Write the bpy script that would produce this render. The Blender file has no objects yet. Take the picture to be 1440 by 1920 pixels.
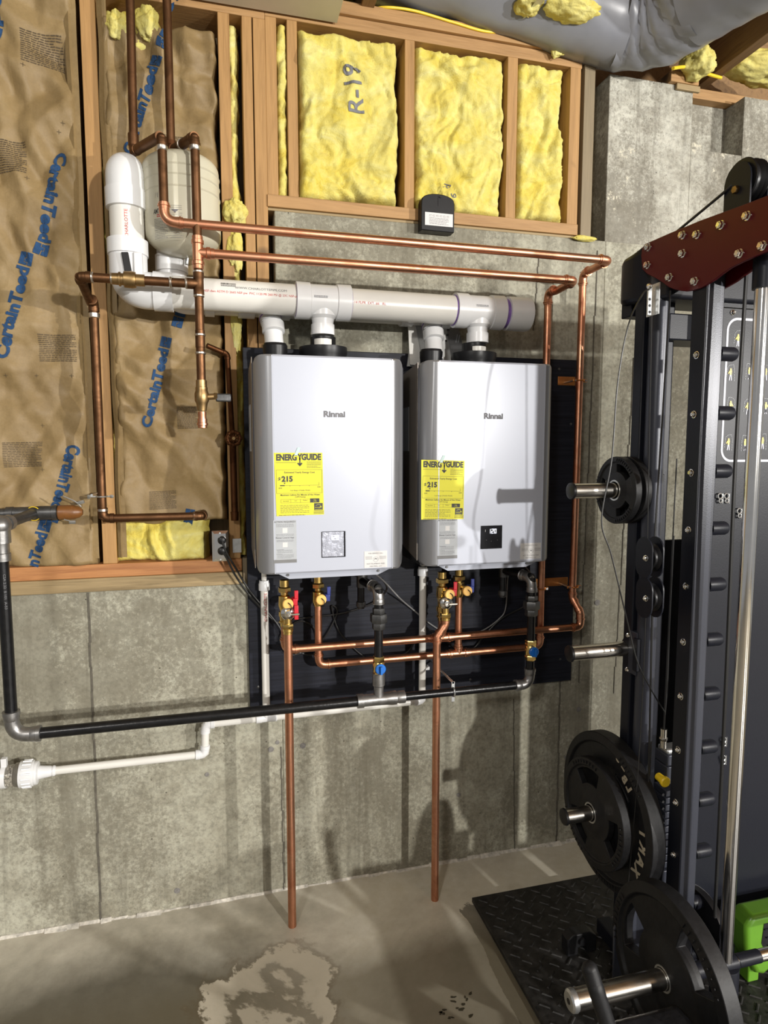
import bpy, bmesh, math, random
from math import sin, cos, pi, radians, sqrt
from mathutils import Vector as V, Matrix, noise
random.seed(7)
S = bpy.context.scene
COL = S.collection
# ------------------------------------------------------------------ camera
F_PX = 1200.0
YAW, PIT = radians(14.564), radians(-5.546)
cam_d = bpy.data.cameras.new('camera'); cam = bpy.data.objects.new('camera', cam_d); COL.objects.link(cam)
cam_d.sensor_fit = 'VERTICAL'; cam_d.sensor_height = 36.0; cam_d.lens = F_PX/1920*36.0
cam_d.clip_start = .02
CAM = V((0, -2.27, 1.64)); cam.location = CAM
cam.rotation_euler = (radians(90)+PIT, 0, -YAW)
S.camera = cam
# ------------------------------------------------------------------ light
S.view_settings.view_transform = 'Standard'; S.view_settings.look = 'None'
S.view_settings.gamma = 1; S.view_settings.use_curve_mapping = False
S.view_settings.exposure = 0.0
wd = bpy.data.worlds.new('world'); S.world = wd; wd.use_nodes = True
wd.node_tree.nodes['Background'].inputs[0].default_value = (.92, .93, .96, 1)
wd.node_tree.nodes['Background'].inputs[1].default_value = .30
def lamp(name, loc, power, size, target, col=(1, .97, .92)):
    l = bpy.data.lights.new(name, 'AREA'); l.shape = 'DISK'; l.size = size; l.energy = power; l.color = col
    o = bpy.data.objects.new(name, l); COL.objects.link(o); o.location = loc
    o.rotation_euler = (V(target)-V(loc)).to_track_quat('-Z', 'Y').to_euler(); return o
lamp('ceiling_lamp', (3.05, -7.8, 2.35), 455, .18, (.3, 0, 1.3))
lamp('ceiling_lamp', (6.0, -5.9, 2.30), 450, .14, (.3, 0, 1.3))
lamp('ceiling_lamp', (-1.4, -3.8, 3.0), 45, .4, (0, 0, 1.6))

# ------------------------------------------------------------------ pixel -> point on a real plane
Fv = V((sin(YAW)*cos(PIT), cos(YAW)*cos(PIT), sin(PIT))); Rv = V((cos(YAW), -sin(YAW), 0)); Uv = Rv.cross(Fv)
def ray(px, py): return Fv*F_PX + Rv*(px-720) - Uv*(py-960)
def at(px, py, y): d = ray(px, py); return CAM + d*((y-CAM.y)/d.y)
def atx(px, py, x): d = ray(px, py); return CAM + d*((x-CAM.x)/d.x)
def atz(px, py, z): d = ray(px, py); return CAM + d*((z-CAM.z)/d.z)

# ------------------------------------------------------------------ materials
def newmat(name):
    m = bpy.data.materials.new(name); m.use_nodes = True
    return m, m.node_tree, m.node_tree.nodes['Principled BSDF']
def N(t, k, **kw):
    n = t.nodes.new('ShaderNode'+k)
    for a, b in kw.items():
        if a in ('inp',):
            for i, v in b.items(): n.inputs[i].default_value = v
        else: setattr(n, a, b)
    return n
def tex(t, scale=5, detail=4, stretch=(1, 1, 1), rough=.55, dist=0, offs=(0, 0, 0)):
    c = N(t, 'TexCoord'); mp = N(t, 'Mapping', inp={'Scale': stretch, 'Location': offs})
    t.links.new(c.outputs['Object'], mp.inputs['Vector'])
    n = N(t, 'TexNoise', inp={'Scale': scale, 'Detail': detail, 'Roughness': rough, 'Distortion': dist})
    t.links.new(mp.outputs[0], n.inputs['Vector']); return n
def ramp(t, src, stops, interp='LINEAR'):
    r = N(t, 'ValToRGB'); r.color_ramp.interpolation = interp
    e = r.color_ramp.elements
    while len(e) < len(stops): e.new(.5)
    for i, (p, c) in enumerate(stops):
        e[i].position = p; e[i].color = (c if len(c) == 4 else (*c, 1)) if isinstance(c, tuple) else (c, c, c, 1)
    t.links.new(src, r.inputs[0]); return r
def mix(t, fac, a, b, mode='MIX'):
    m = N(t, 'Mix', data_type='RGBA', blend_type=mode)
    for s, v in ((0, fac), (6, a), (7, b)):
        if hasattr(v, 'links'): t.links.new(v, m.inputs[s])
        elif s == 0: m.inputs[0].default_value = v
        else: m.inputs[s].default_value = (*v, 1)
    return m.outputs[2]
def bump(t, b, h, strength=.3, dist=.01):
    n = N(t, 'Bump', inp={'Strength': strength, 'Distance': dist})
    t.links.new(h, n.inputs['Height']); t.links.new(n.outputs[0], b.inputs['Normal']); return n
def simple(name, col, rough=.5, metal=0, var=.12, vscale=30, bmp=0, emis=None, spec=None):
    m, t, b = newmat(name)
    b.inputs['Roughness'].default_value = rough; b.inputs['Metallic'].default_value = metal
    if spec is not None: b.inputs['Specular IOR Level'].default_value = spec
    n = tex(t, vscale, 4)
    c2 = tuple(c*(1-var) for c in col); c1 = tuple(min(1, c*(1+var)) for c in col)
    r = ramp(t, n.outputs[0], [(.3, c2), (.7, c1)]); t.links.new(r.outputs[0], b.inputs['Base Color'])
    if bmp: bump(t, b, n.outputs[0], bmp, .004)
    if emis: b.inputs['Emission Color'].default_value = (*emis[:3], 1); b.inputs['Emission Strength'].default_value = emis[3]
    return m
def wood(name, ax, base, dark, scale=1, knots=True):
    m, t, b = newmat(name)
    st = [16, 16, 16]; st['xyz'.index(ax)] = .9
    g = tex(t, 2.2*scale, 5, tuple(st), .6, 1.2)
    f = tex(t, 14*scale, 3, tuple(st), .6)
    c = ramp(t, g.outputs[0], [(.3, dark), (.5, base), (.75, tuple(min(1, x*1.18) for x in base))])
    out = mix(t, .35, c.outputs[0], ramp(t, f.outputs[0], [(.3, dark), (.65, base)]).outputs[0])
    if knots:
        k = tex(t, 5, 1, (1, 1, 1)); kr = ramp(t, k.outputs[0], [(.73, 0.), (.77, 1.)])
        out = mix(t, kr.outputs[0], out, tuple(x*.45 for x in dark))
    t.links.new(out, b.inputs['Base Color']); b.inputs['Roughness'].default_value = .62
    bump(t, b, f.outputs[0], .25, .003); return m
def concrete(name, light, dark, stain, streak=True, patch=None):
    m, t, b = newmat(name)
    n1 = tex(t, 1.3, 8, (1, 1, .8), .65, .3); n2 = tex(t, 11, 8, (1, 1, 1), .7); n3 = tex(t, 70, 5, (1, 1, 1), .75)
    c = mix(t, ramp(t, n1.outputs[0], [(.35, 0.), (.65, 1.)]).outputs[0], dark, light)
    c = mix(t, ramp(t, n2.outputs[0], [(.40, .5), (.60, 0.)]).outputs[0], c, stain)
    c = mix(t, .35, c, ramp(t, n3.outputs[0], [(.35, .05), (.55, .5), (.7, .62)]).outputs[0], 'OVERLAY')
    if streak:
        s = tex(t, 6, 6, (2.2, 2.2, .12), .7, .4)
        c = mix(t, ramp(t, s.outputs[0], [(.5, 0.), (.7, .6)]).outputs[0], c, tuple(x*.55 for x in stain))
    mk = tex(t, 2.6, 6, (1, 1, .38), .62, .5, (4, 0, 1)); sp = tex(t, 75, 6, (1, 1, 1), .8, .3)
    a1 = N(t, 'Math', operation='MULTIPLY_ADD', inp={1: 1.25, 2: -.62}); t.links.new(mk.outputs[0], a1.inputs[0])
    a2 = N(t, 'Math', operation='ADD'); t.links.new(a1.outputs[0], a2.inputs[0]); t.links.new(sp.outputs[0], a2.inputs[1])
    c = mix(t, ramp(t, a2.outputs[0], [(.50, 0.), (.60, .55)]).outputs[0], c, tuple(x*.72 for x in stain))
    vc = N(t, 'TexCoord'); vo = N(t, 'TexVoronoi', inp={'Scale': 34, 'Randomness': 1}); t.links.new(vc.outputs['Object'], vo.inputs[0])
    hole = ramp(t, vo.outputs['Distance'], [(.06, 1.), (.11, 0.)])
    pk = tex(t, 9, 2, (1, 1, 1)); hm = N(t, 'Math', operation='MULTIPLY'); t.links.new(hole.outputs[0], hm.inputs[0])
    t.links.new(ramp(t, pk.outputs[0], [(.55, 0.), (.6, 1.)]).outputs[0], hm.inputs[1])
    c = mix(t, hm.outputs[0], c, tuple(x*.35 for x in stain))
    if patch:
        p = tex(t, 5, 9, (1, 1, .8), .75, .2, (3, 1, 2)); c = mix(t, ramp(t, p.outputs[0], [(.6, 0.), (.63, .9)]).outputs[0], c, patch)
    t.links.new(c, b.inputs['Base Color']); b.inputs['Roughness'].default_value = .85
    hh = mix(t, .5, n2.outputs[0], n3.outputs[0]); bump(t, b, hh, .45, .006); return m
M = {}
M['conc'] = concrete('concrete', (.45, .44, .355), (.33, .315, .24), (.19, .17, .12))
M['conc2'] = concrete('rough_concrete', (.52, .51, .44), (.34, .325, .27), (.17, .15, .11), patch=(.62, .58, .46))
M['conc_dark'] = concrete('pocket_concrete', (.25, .235, .22), (.2, .19, .175), (.17, .16, .15), False)
M['seam'] = simple('seam_grime', (.10, .09, .07), .9, 0, .3, 40)
M['grout'] = simple('floor_edge_grime', (.52, .49, .43), .95, 0, .35, 60, .5)
M['woodz'] = wood('pine_vertical', 'z', (.40, .225, .082), (.27, .145, .048))
M['woodx'] = wood('pine_horizontal', 'x', (.40, .23, .092), (.26, .14, .05))
M['woody'] = wood('pine_joist', 'y', (.26, .15, .06), (.14, .075, .03))
M['woodo'] = wood('orange_fir', 'x', (.44, .20, .07), (.25, .09, .03))
M['woodpt'] = wood('treated_lumber', 'x', (.33, .24, .12), (.17, .12, .055), .7)
M['woodptz'] = wood('treated_lumber_upright', 'z', (.22, .17, .10), (.11, .085, .05), .7)
M['drywall'] = simple('drywall', (.62, .57, .48), .9, 0, .05, 8)
def copper(name, col, dark, rough):
    m, t, b = newmat(name); n = tex(t, 9, 6, (1, 1, 1), .65, .6)
    t.links.new(ramp(t, n.outputs[0], [(.35, dark), (.6, col)]).outputs[0], b.inputs['Base Color'])
    b.inputs['Metallic'].default_value = 1; b.inputs['Roughness'].default_value = rough
    t.links.new(ramp(t, n.outputs[0], [(.3, rough+.15), (.7, rough-.05)]).outputs[0], b.inputs['Roughness']); return m
M['cu'] = copper('bright_copper', (.66, .33, .20), (.46, .19, .105), .34)
M['cuold'] = copper('aged_copper', (.17, .085, .042), (.085, .042, .020), .46)
M['cudark'] = copper('dark_copper', (.12, .05, .022), (.055, .022, .010), .5)
M['solder'] = simple('solder', (.55, .50, .44), .35, 1, .25, 60)
M['brass'] = simple('brass', (.72, .50, .17), .25, 1, .2, 30)
M['brassold'] = simple('dull_bronze', (.33, .22, .10), .42, 1, .3, 40)
M['pvc'] = simple('white_pvc', (.70, .685, .64), .3, 0, .03, 10)
M['pvcfit'] = simple('white_pvc_fitting', (.71, .715, .72), .28, 0, .02, 20)
M['cream'] = simple('cream_enamel', (.55, .52, .40), .3, 0, .03, 5)
M['purple'] = simple('purple_primer', (.22, .12, .42), .5, 0, .3, 30)
M['black'] = simple('black_plastic', (.008, .008, .009), .38, 0, .2, 40, spec=.3)
M['blackpipe'] = simple('black_steel_pipe', (.012, .012, .013), .28, .4, .3, 50, .15)
M['iron'] = simple('grey_iron', (.27, .265, .26), .38, .85, .2, 40, .2)
M['irondark'] = simple('dark_iron', (.10, .10, .10), .42, .8, .25, 40, .2)
def board_m():
    m, t, b = newmat('black_board'); n = tex(t, 3, 6, (1, 6, 30), .7, .3)
    t.links.new(ramp(t, n.outputs[0], [(.3, (.004, .0045, .008)), (.7, (.016, .018, .028))]).outputs[0], b.inputs['Base Color'])
    b.inputs['Roughness'].default_value = .5; b.inputs['Specular IOR Level'].default_value = .22; bump(t, b, n.outputs[0], .25, .003); return m
M['board'] = board_m()
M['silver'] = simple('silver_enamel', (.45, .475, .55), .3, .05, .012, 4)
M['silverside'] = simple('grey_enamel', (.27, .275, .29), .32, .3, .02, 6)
M['bodydark'] = simple('dark_body', (.06, .062, .075), .35, .3, .05, 6)
M['bodyside'] = simple('body_side', (.24, .21, .18), .4, .3, .05, 6)
M['chrome'] = simple('chrome', (.78, .76, .72), .12, 1, .05, 20)
M['steel'] = simple('brushed_steel', (.60, .57, .52), .24, 1, .1, 60)
M['rackdark'] = simple('charcoal_powder_coat', (.009, .010, .015), .4, 0, .08, 300, .06, spec=.22)
M['rackgrey'] = simple('graphite_powder_coat', (.036, .039, .052), .34, .15, .06, 300, .05, spec=.4)
M['red'] = simple('dark_red_paint', (.085, .002, .005), .3, 0, .06, 10, spec=.25)
M['rubber'] = simple('black_rubber', (.009, .009, .010), .5, 0, .3, 60, .12, spec=.3)
M['matr'] = simple('worn_rubber_mat', (.017, .016, .015), .5, 0, .7, 40, .6, spec=.4)
M['cable'] = simple('black_cable', (.012, .012, .012), .4)
M['greycable'] = simple('grey_cable', (.22, .22, .22), .5)
M['yellow'] = simple('yellow_paper', (.66, .62, .03), .6, 0, .03, 6)
M['yellowp'] = simple('yellow_plastic', (.85, .58, .02), .4, 0, .05)
M['orangec'] = simple('orange_cap', (.85, .50, .13), .45, 0, .06)
M['orangecap'] = simple('brown_orange_cap', (.17, .065, .015), .4, 0, .2, 30)
M['redh'] = simple('red_handle', (.55, .015, .03), .35, 0, .05)
M['blueh'] = simple('blue_handle', (.02, .035, .20), .35, 0, .05)
M['bluev'] = simple('blue_knob', (.01, .14, .52), .35, 0, .05)
M['ink'] = simple('black_ink', (.05, .05, .05), .7, 0, .1)
M['inkg'] = simple('grey_ink', (.16, .16, .17), .7, 0, .2)
M['inkr'] = simple('red_ink', (.55, .08, .08), .7, 0, .2)
M['inkb'] = simple('blue_ink', (.010, .050, .135), .8, 0, .25, 60)
M['inkk'] = simple('faded_ink', (.10, .072, .042), .9, 0, .3, 60)
M['labelg'] = simple('grey_label', (.40, .42, .44), .5, 0, .04)
M['labeld'] = simple('dark_label', (.17, .17, .17), .5, 0, .04)
M['white'] = simple('white_paper', (.62, .61, .60), .6, 0, .03)
M['lcd'] = simple('screen_digits', (.9, .9, 1), .4, 0, 0, 5, 0, (.85, .9, 1, 1.6))
M['screen'] = simple('screen_film', (.45, .47, .55), .2, .3, .25, 90, .3)
M['screenb'] = simple('black_screen', (.010, .010, .012), .12)
M['tape'] = simple('pale_green_tape', (.45, .62, .58), .4, 0, .1)
M['green'] = simple('lime_green_plastic', (.11, .27, .02), .35, 0, .05)
M['duct'] = simple('grey_duct_jacket', (.24, .25, .285), .33, 0, .10, 7, .15)
M['ycable'] = simple('yellow_cable', (.85, .60, .03), .45)
M['peb'] = simple('white_pebbles', (.62, .60, .55), .6, 0, .15)
M['galv'] = simple('galvanised_steel', (.55, .56, .56), .35, .9, .2, 50)
M['cubr'] = simple('copper_bracket', (.62, .26, .08), .35, .9, .15, 30)
M['chartw'] = simple('white_line', (.62, .62, .70), .6)
M['vinyl'] = simple('black_vinyl', (.012, .012, .014), .33, 0, .3, 70, .35)
def glass_m():
    m, t, b = newmat('clear_plastic'); b.inputs['Transmission Weight'].default_value = .9
    b.inputs['Roughness'].default_value = .15; b.inputs['Base Color'].default_value = (.8, .76, .68, 1); b.inputs['IOR'].default_value = 1.2; return m
M['clear'] = glass_m()
def kraft():
    m, t, b = newmat('kraft_paper'); n = tex(t, 3, 6, (1, 1, 1), .6, .4); n2 = tex(t, 26, 6, (1, 1, 1), .75); n3 = tex(t, 140, 3)
    c = ramp(t, n.outputs[0], [(.3, (.165, .108, .040)), (.5, (.24, .163, .066)), (.72, (.32, .228, .102))]).outputs[0]
    c = mix(t, .25, c, ramp(t, n2.outputs[0], [(.3, (.18, .118, .05)), (.7, (.35, .25, .13))]).outputs[0])
    c = mix(t, .1, c, n3.outputs[0], 'OVERLAY')
    t.links.new(c, b.inputs['Base Color']); b.inputs['Roughness'].default_value = .6
    cc = N(t, 'TexCoord'); w = N(t, 'TexVoronoi', feature='DISTANCE_TO_EDGE', inp={'Scale': 13, 'Randomness': 1}); t.links.new(cc.outputs['Object'], w.inputs[0])
    we = ramp(t, w.outputs['Distance'], [(0, 1.), (.12, .25), (.4, 0.)]); mk = tex(t, 3, 2); we2 = mix(t, ramp(t, mk.outputs[0], [(.4, 0.), (.6, 1.)]).outputs[0], (0, 0, 0), we.outputs[0])
    h = mix(t, .6, we2, n2.outputs[0]); bump(t, b, h, .5, .005); return m
M['kraft'] = kraft()
def fiber():
    m, t, b = newmat('yellow_fiberglass'); n = tex(t, 7, 8, (1, 1, 1.3), .7, 1.2); n2 = tex(t, 60, 5, (1, 1, 1), .8, .6); n3 = tex(t, 2.3, 2)
    c = ramp(t, n.outputs[0], [(.25, (.34, .22, .02)), (.40, (.64, .51, .07)), (.55, (.68, .60, .16)), (.75, (.72, .68, .33))]).outputs[0]
    c = mix(t, ramp(t, n3.outputs[0], [(.4, 0.), (.7, .45)]).outputs[0], c, (.66, .62, .30))
    d = tex(t, 5, 8, (1, 1, 1), .8, .2, (5, 0, 3)); c = mix(t, ramp(t, d.outputs[0], [(.62, 0.), (.72, .5)]).outputs[0], c, (.42, .26, .09))
    t.links.new(c, b.inputs['Base Color']); b.inputs['Roughness'].default_value = .95
    b.inputs['Subsurface Weight'].default_value = 0
    bump(t, b, mix(t, .5, n.outputs[0], n2.outputs[0]), .7, .012); return m
M['fiber'] = fiber()
M['fiberw'] = M['fiber']
def floor_m():
    m, t, b = newmat('floor_slab'); n1 = tex(t, 1.1, 9, (1, 1, 1), .6, .5, (2.2, .4, 0)); n2 = tex(t, 20, 7, (1, 1, 1), .7); n3 = tex(t, 2.4, 9, (1, 1, 1), .62, .35, (.55, 4.2, 0))
    c = mix(t, ramp(t, n1.outputs[0], [(.32, 0.), (.55, 1.)]).outputs[0], (.34, .31, .24), (.62, .585, .49))
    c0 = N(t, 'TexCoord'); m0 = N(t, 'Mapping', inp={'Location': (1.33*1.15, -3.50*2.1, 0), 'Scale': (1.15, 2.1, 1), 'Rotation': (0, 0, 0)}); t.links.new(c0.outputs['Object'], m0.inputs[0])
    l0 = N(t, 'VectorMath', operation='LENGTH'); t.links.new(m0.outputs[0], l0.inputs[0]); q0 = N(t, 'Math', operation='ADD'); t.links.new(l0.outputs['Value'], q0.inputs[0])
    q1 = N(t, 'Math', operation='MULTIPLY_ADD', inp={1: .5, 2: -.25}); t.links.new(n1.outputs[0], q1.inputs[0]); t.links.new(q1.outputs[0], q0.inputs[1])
    c = mix(t, ramp(t, q0.outputs[0], [(.45, .85), (.80, 0.)]).outputs[0], c, (.062, .053, .033))  # soft cast shadow on the left floor, painted into the slab colour
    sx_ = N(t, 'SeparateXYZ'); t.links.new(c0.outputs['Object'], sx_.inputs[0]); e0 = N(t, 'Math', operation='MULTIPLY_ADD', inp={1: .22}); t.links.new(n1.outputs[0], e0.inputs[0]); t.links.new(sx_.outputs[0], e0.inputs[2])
    c = mix(t, ramp(t, e0.outputs[0], [(0, 0.), (1, 1.)]).outputs[0] if 0 else .0, c, c)
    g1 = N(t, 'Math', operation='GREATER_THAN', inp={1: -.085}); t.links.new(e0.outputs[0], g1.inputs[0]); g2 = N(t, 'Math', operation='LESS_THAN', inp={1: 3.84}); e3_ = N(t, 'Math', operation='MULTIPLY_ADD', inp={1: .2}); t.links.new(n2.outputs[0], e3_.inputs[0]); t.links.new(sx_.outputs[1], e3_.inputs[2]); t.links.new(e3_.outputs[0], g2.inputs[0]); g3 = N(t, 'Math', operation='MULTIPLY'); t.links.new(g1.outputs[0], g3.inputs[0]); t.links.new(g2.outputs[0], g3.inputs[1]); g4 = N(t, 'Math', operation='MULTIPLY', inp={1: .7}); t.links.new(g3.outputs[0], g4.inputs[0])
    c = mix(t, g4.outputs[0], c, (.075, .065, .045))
    c = mix(t, .3, c, ramp(t, n2.outputs[0], [(.3, .2), (.7, .6)]).outputs[0], 'OVERLAY')
    # a pale mineral crust where water dried, centred near the drain pipe
    co = N(t, 'TexCoord'); mp = N(t, 'Mapping', inp={'Location': (.87*2.6, -3.47*2.0, 0), 'Scale': (2.6, 2.0, 1)}); t.links.new(co.outputs['Object'], mp.inputs[0])
    ln = N(t, 'VectorMath', operation='LENGTH'); t.links.new(mp.outputs[0], ln.inputs[0])
    s = N(t, 'Math', operation='MULTIPLY_ADD', inp={1: -.45, 2: .28}); t.links.new(ln.outputs['Value'], s.inputs[0])
    a = N(t, 'Math', operation='ADD'); t.links.new(s.outputs[0], a.inputs[0]); t.links.new(n3.outputs[0], a.inputs[1])
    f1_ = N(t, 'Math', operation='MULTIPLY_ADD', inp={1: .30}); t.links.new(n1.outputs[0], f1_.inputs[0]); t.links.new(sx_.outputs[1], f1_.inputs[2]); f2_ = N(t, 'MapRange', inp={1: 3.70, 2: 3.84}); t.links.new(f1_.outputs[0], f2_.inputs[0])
    c = mix(t, f2_.outputs[0], mix(t, .72, c, (.11, .092, .055)), c)  # shade over the floor away from the wall, painted into the colour
    pm = ramp(t, a.outputs[0], [(.535, 0.), (.55, 1.), (.64, .8), (.66, .1), (.70, .15), (.72, .9)])
    c = mix(t, pm.outputs[0], c, (.50, .455, .36))
    rim = ramp(t, a.outputs[0], [(.50, 0.), (.53, .35), (.548, .0)]); c = mix(t, rim.outputs[0], c, (.09, .055, .022))
    t.links.new(c, b.inputs['Base Color']); t.links.new(ramp(t, pm.outputs[0], [(0, .42), (1, .85)]).outputs[0], b.inputs['Roughness'])
    bump(t, b, mix(t, .5, n2.outputs[0], pm.outputs[0]), .3, .004); return m
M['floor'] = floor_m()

# ------------------------------------------------------------------ mesh builder
def frame(d):
    d = V(d).normalized(); a = V((0, 0, 1)) if abs(d.z) < .9 else V((1, 0, 0))
    u = d.cross(a).normalized(); return u, d.cross(u).normalized(), d
class MB:
    def __init__(s): s.v = []; s.f = []
    def add(s, vs, fs):
        o = len(s.v); s.v += [V(p) for p in vs]; s.f += [tuple(i+o for i in f) for f in fs]; return s
    def box(s, a, b):
        x0, y0, z0 = a; x1, y1, z1 = b
        return s.add([(x0,y0,z0),(x1,y0,z0),(x1,y1,z0),(x0,y1,z0),(x0,y0,z1),(x1,y0,z1),(x1,y1,z1),(x0,y1,z1)],
                     [(0,3,2,1),(4,5,6,7),(0,1,5,4),(1,2,6,5),(2,3,7,6),(3,0,4,7)])
    def hexa(s, P):   # 8 points, bottom loop then top loop
        return s.add(P, [(0,3,2,1),(4,5,6,7),(0,1,5,4),(1,2,6,5),(2,3,7,6),(3,0,4,7)])
    def lathe(s, p, d, prof, seg=24, caps=True):
        u, w, d = frame(d); p = V(p); vs = []; fs = []; n = len(prof)
        for (t, r) in prof:
            for k in range(seg):
                a = 2*pi*k/seg; vs.append(p+d*t+(u*cos(a)+w*sin(a))*r)
        for i in range(n-1):
            for k in range(seg):
                k2 = (k+1) % seg; fs.append((i*seg+k, i*seg+k2, (i+1)*seg+k2, (i+1)*seg+k))
        if caps: fs.append(tuple(range(seg))[::-1]); fs.append(tuple((n-1)*seg+k for k in range(seg)))
        return s.add(vs, fs)
    def cyl(s, a, b, r, seg=20, r2=None):
        a, b = V(a), V(b); L = (b-a).length
        return s.lathe(a, b-a, [(0, r), (L, r if r2 is None else r2)], seg)
    def tube(s, pts, r, seg=14, caps=True):
        pts = [V(p) for p in pts]; n = len(pts); vs = []; fs = []
        t = (pts[1]-pts[0]).normalized(); u, w, _ = frame(t)
        for i, p in enumerate(pts):
            t2 = (pts[min(i+1, n-1)]-pts[max(i-1, 0)]).normalized()
            q = t.rotation_difference(t2); u = q @ u; w = q @ w; t = t2
            rr = r[i] if isinstance(r, (list, tuple)) else r
            for k in range(seg): a = 2*pi*k/seg; vs.append(p+(u*cos(a)+w*sin(a))*rr)
        for i in range(n-1):
            for k in range(seg): k2 = (k+1) % seg; fs.append((i*seg+k, i*seg+k2, (i+1)*seg+k2, (i+1)*seg+k))
        if caps: fs.append(tuple(range(seg))[::-1]); fs.append(tuple((n-1)*seg+k for k in range(seg)))
        return s.add(vs, fs)
    def prism(s, pts, ext):   # planar outline of 3-D points, extruded by a vector
        n = len(pts); e = V(ext); P = [V(p) for p in pts]
        return s.add(P+[p+e for p in P], [tuple(range(n))[::-1], tuple(range(n, 2*n))]+[(i, (i+1) % n, (i+1) % n+n, i+n) for i in range(n)])
    def torus(s, c, d, R, r, seg=28, s2=8):
        u, w, d = frame(d); c = V(c)
        return s.tube([c+(u*cos(2*pi*k/seg)+w*sin(2*pi*k/seg))*R for k in range(seg+1)], r, s2, False)
    def ball(s, c, r, seg=14):
        pr = [(-r*cos(pi*i/8), max(1e-4, r*sin(pi*i/8))) for i in range(9)]
        return s.lathe(c, (0, 0, 1), pr, seg)
    def hexnut(s, c, d, r, L): c = V(c); d = V(d).normalized(); return s.lathe(c-d*L/2, d, [(0, r*.92), (L*.12, r), (L*.88, r), (L, r*.92)], 6)
    def build(s, name, mat, parent=None, smooth=35, bevel=0, label=None, seg=2):
        me = bpy.data.meshes.new(name); org = V((0, 0, 0))
        if parent is not None: org = WL[parent.name]
        else:
            xs = [p.x for p in s.v]; ys = [p.y for p in s.v]; zs = [p.z for p in s.v]
            org = V(((min(xs)+max(xs))/2, (min(ys)+max(ys))/2, min(zs)))
        me.from_pydata([tuple(p-org) for p in s.v], [], s.f)
        bm = bmesh.new(); bm.from_mesh(me); bmesh.ops.recalc_face_normals(bm, faces=bm.faces); bm.to_mesh(me); bm.free()
        me.materials.append(M[mat] if isinstance(mat, str) else mat)
        o = bpy.data.objects.new(name, me); COL.objects.link(o)
        if parent is not None: o.parent = parent
        else: o.location = org
        WL[o.name] = org
        if smooth:
            for p in me.polygons: p.use_smooth = True
            me.set_sharp_from_angle(angle=radians(smooth))
        if bevel:
            b = o.modifiers.new('bevel', 'BEVEL'); b.width = bevel; b.segments = seg; b.limit_method = 'ANGLE'; b.angle_limit = radians(50)
        if label: o['label'] = label
        return o
WL = {}
def tag(o, label, cat, group=None):
    o['label'] = label; o['category'] = cat
    if group: o['group'] = group
    return o
def thing(name, label, cat, loc, group=None):
    o = bpy.data.objects.new(name, None); COL.objects.link(o); o.location = loc; o.empty_display_size = .05
    WL[o.name] = V(loc); return tag(o, label, cat, group)
def struct(o): o['kind'] = 'structure'; return o
def copy_tree(o, parent=None):
    c = o.copy(); COL.objects.link(c); c.parent = parent; WL[c.name] = WL[o.name]
    for ch in list(o.children): copy_tree(ch, c)
    return c
def fillet(pts, R, n=8):
    pts = [V(p) for p in pts]; out = [pts[0]]
    for i in range(1, len(pts)-1):
        a, p, b = pts[i-1], pts[i], pts[i+1]; d1 = (a-p).normalized(); d2 = (b-p).normalized()
        ang = d1.angle(d2); tl = min(R/math.tan(ang/2), (a-p).length*.49, (b-p).length*.49)
        q0, q2 = p+d1*tl, p+d2*tl
        for k in range(n+1):
            t = k/n; out.append(q0*(1-t)**2+p*2*t*(1-t)+q2*t*t)
    out.append(pts[-1]); return out
def smooth_path(pts, n=8):
    pts = [V(p) for p in pts]; P = [pts[0]]+pts+[pts[-1]]; out = []
    for i in range(1, len(P)-2):
        for k in range(n):
            t = k/n; a, b, c, d = P[i-1], P[i], P[i+1], P[i+2]
            out.append(.5*((2*b)+(c-a)*t+(2*a-5*b+4*c-d)*t*t+(3*b-a-3*c+d)*t**3))
    out.append(pts[-1]); return out
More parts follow.
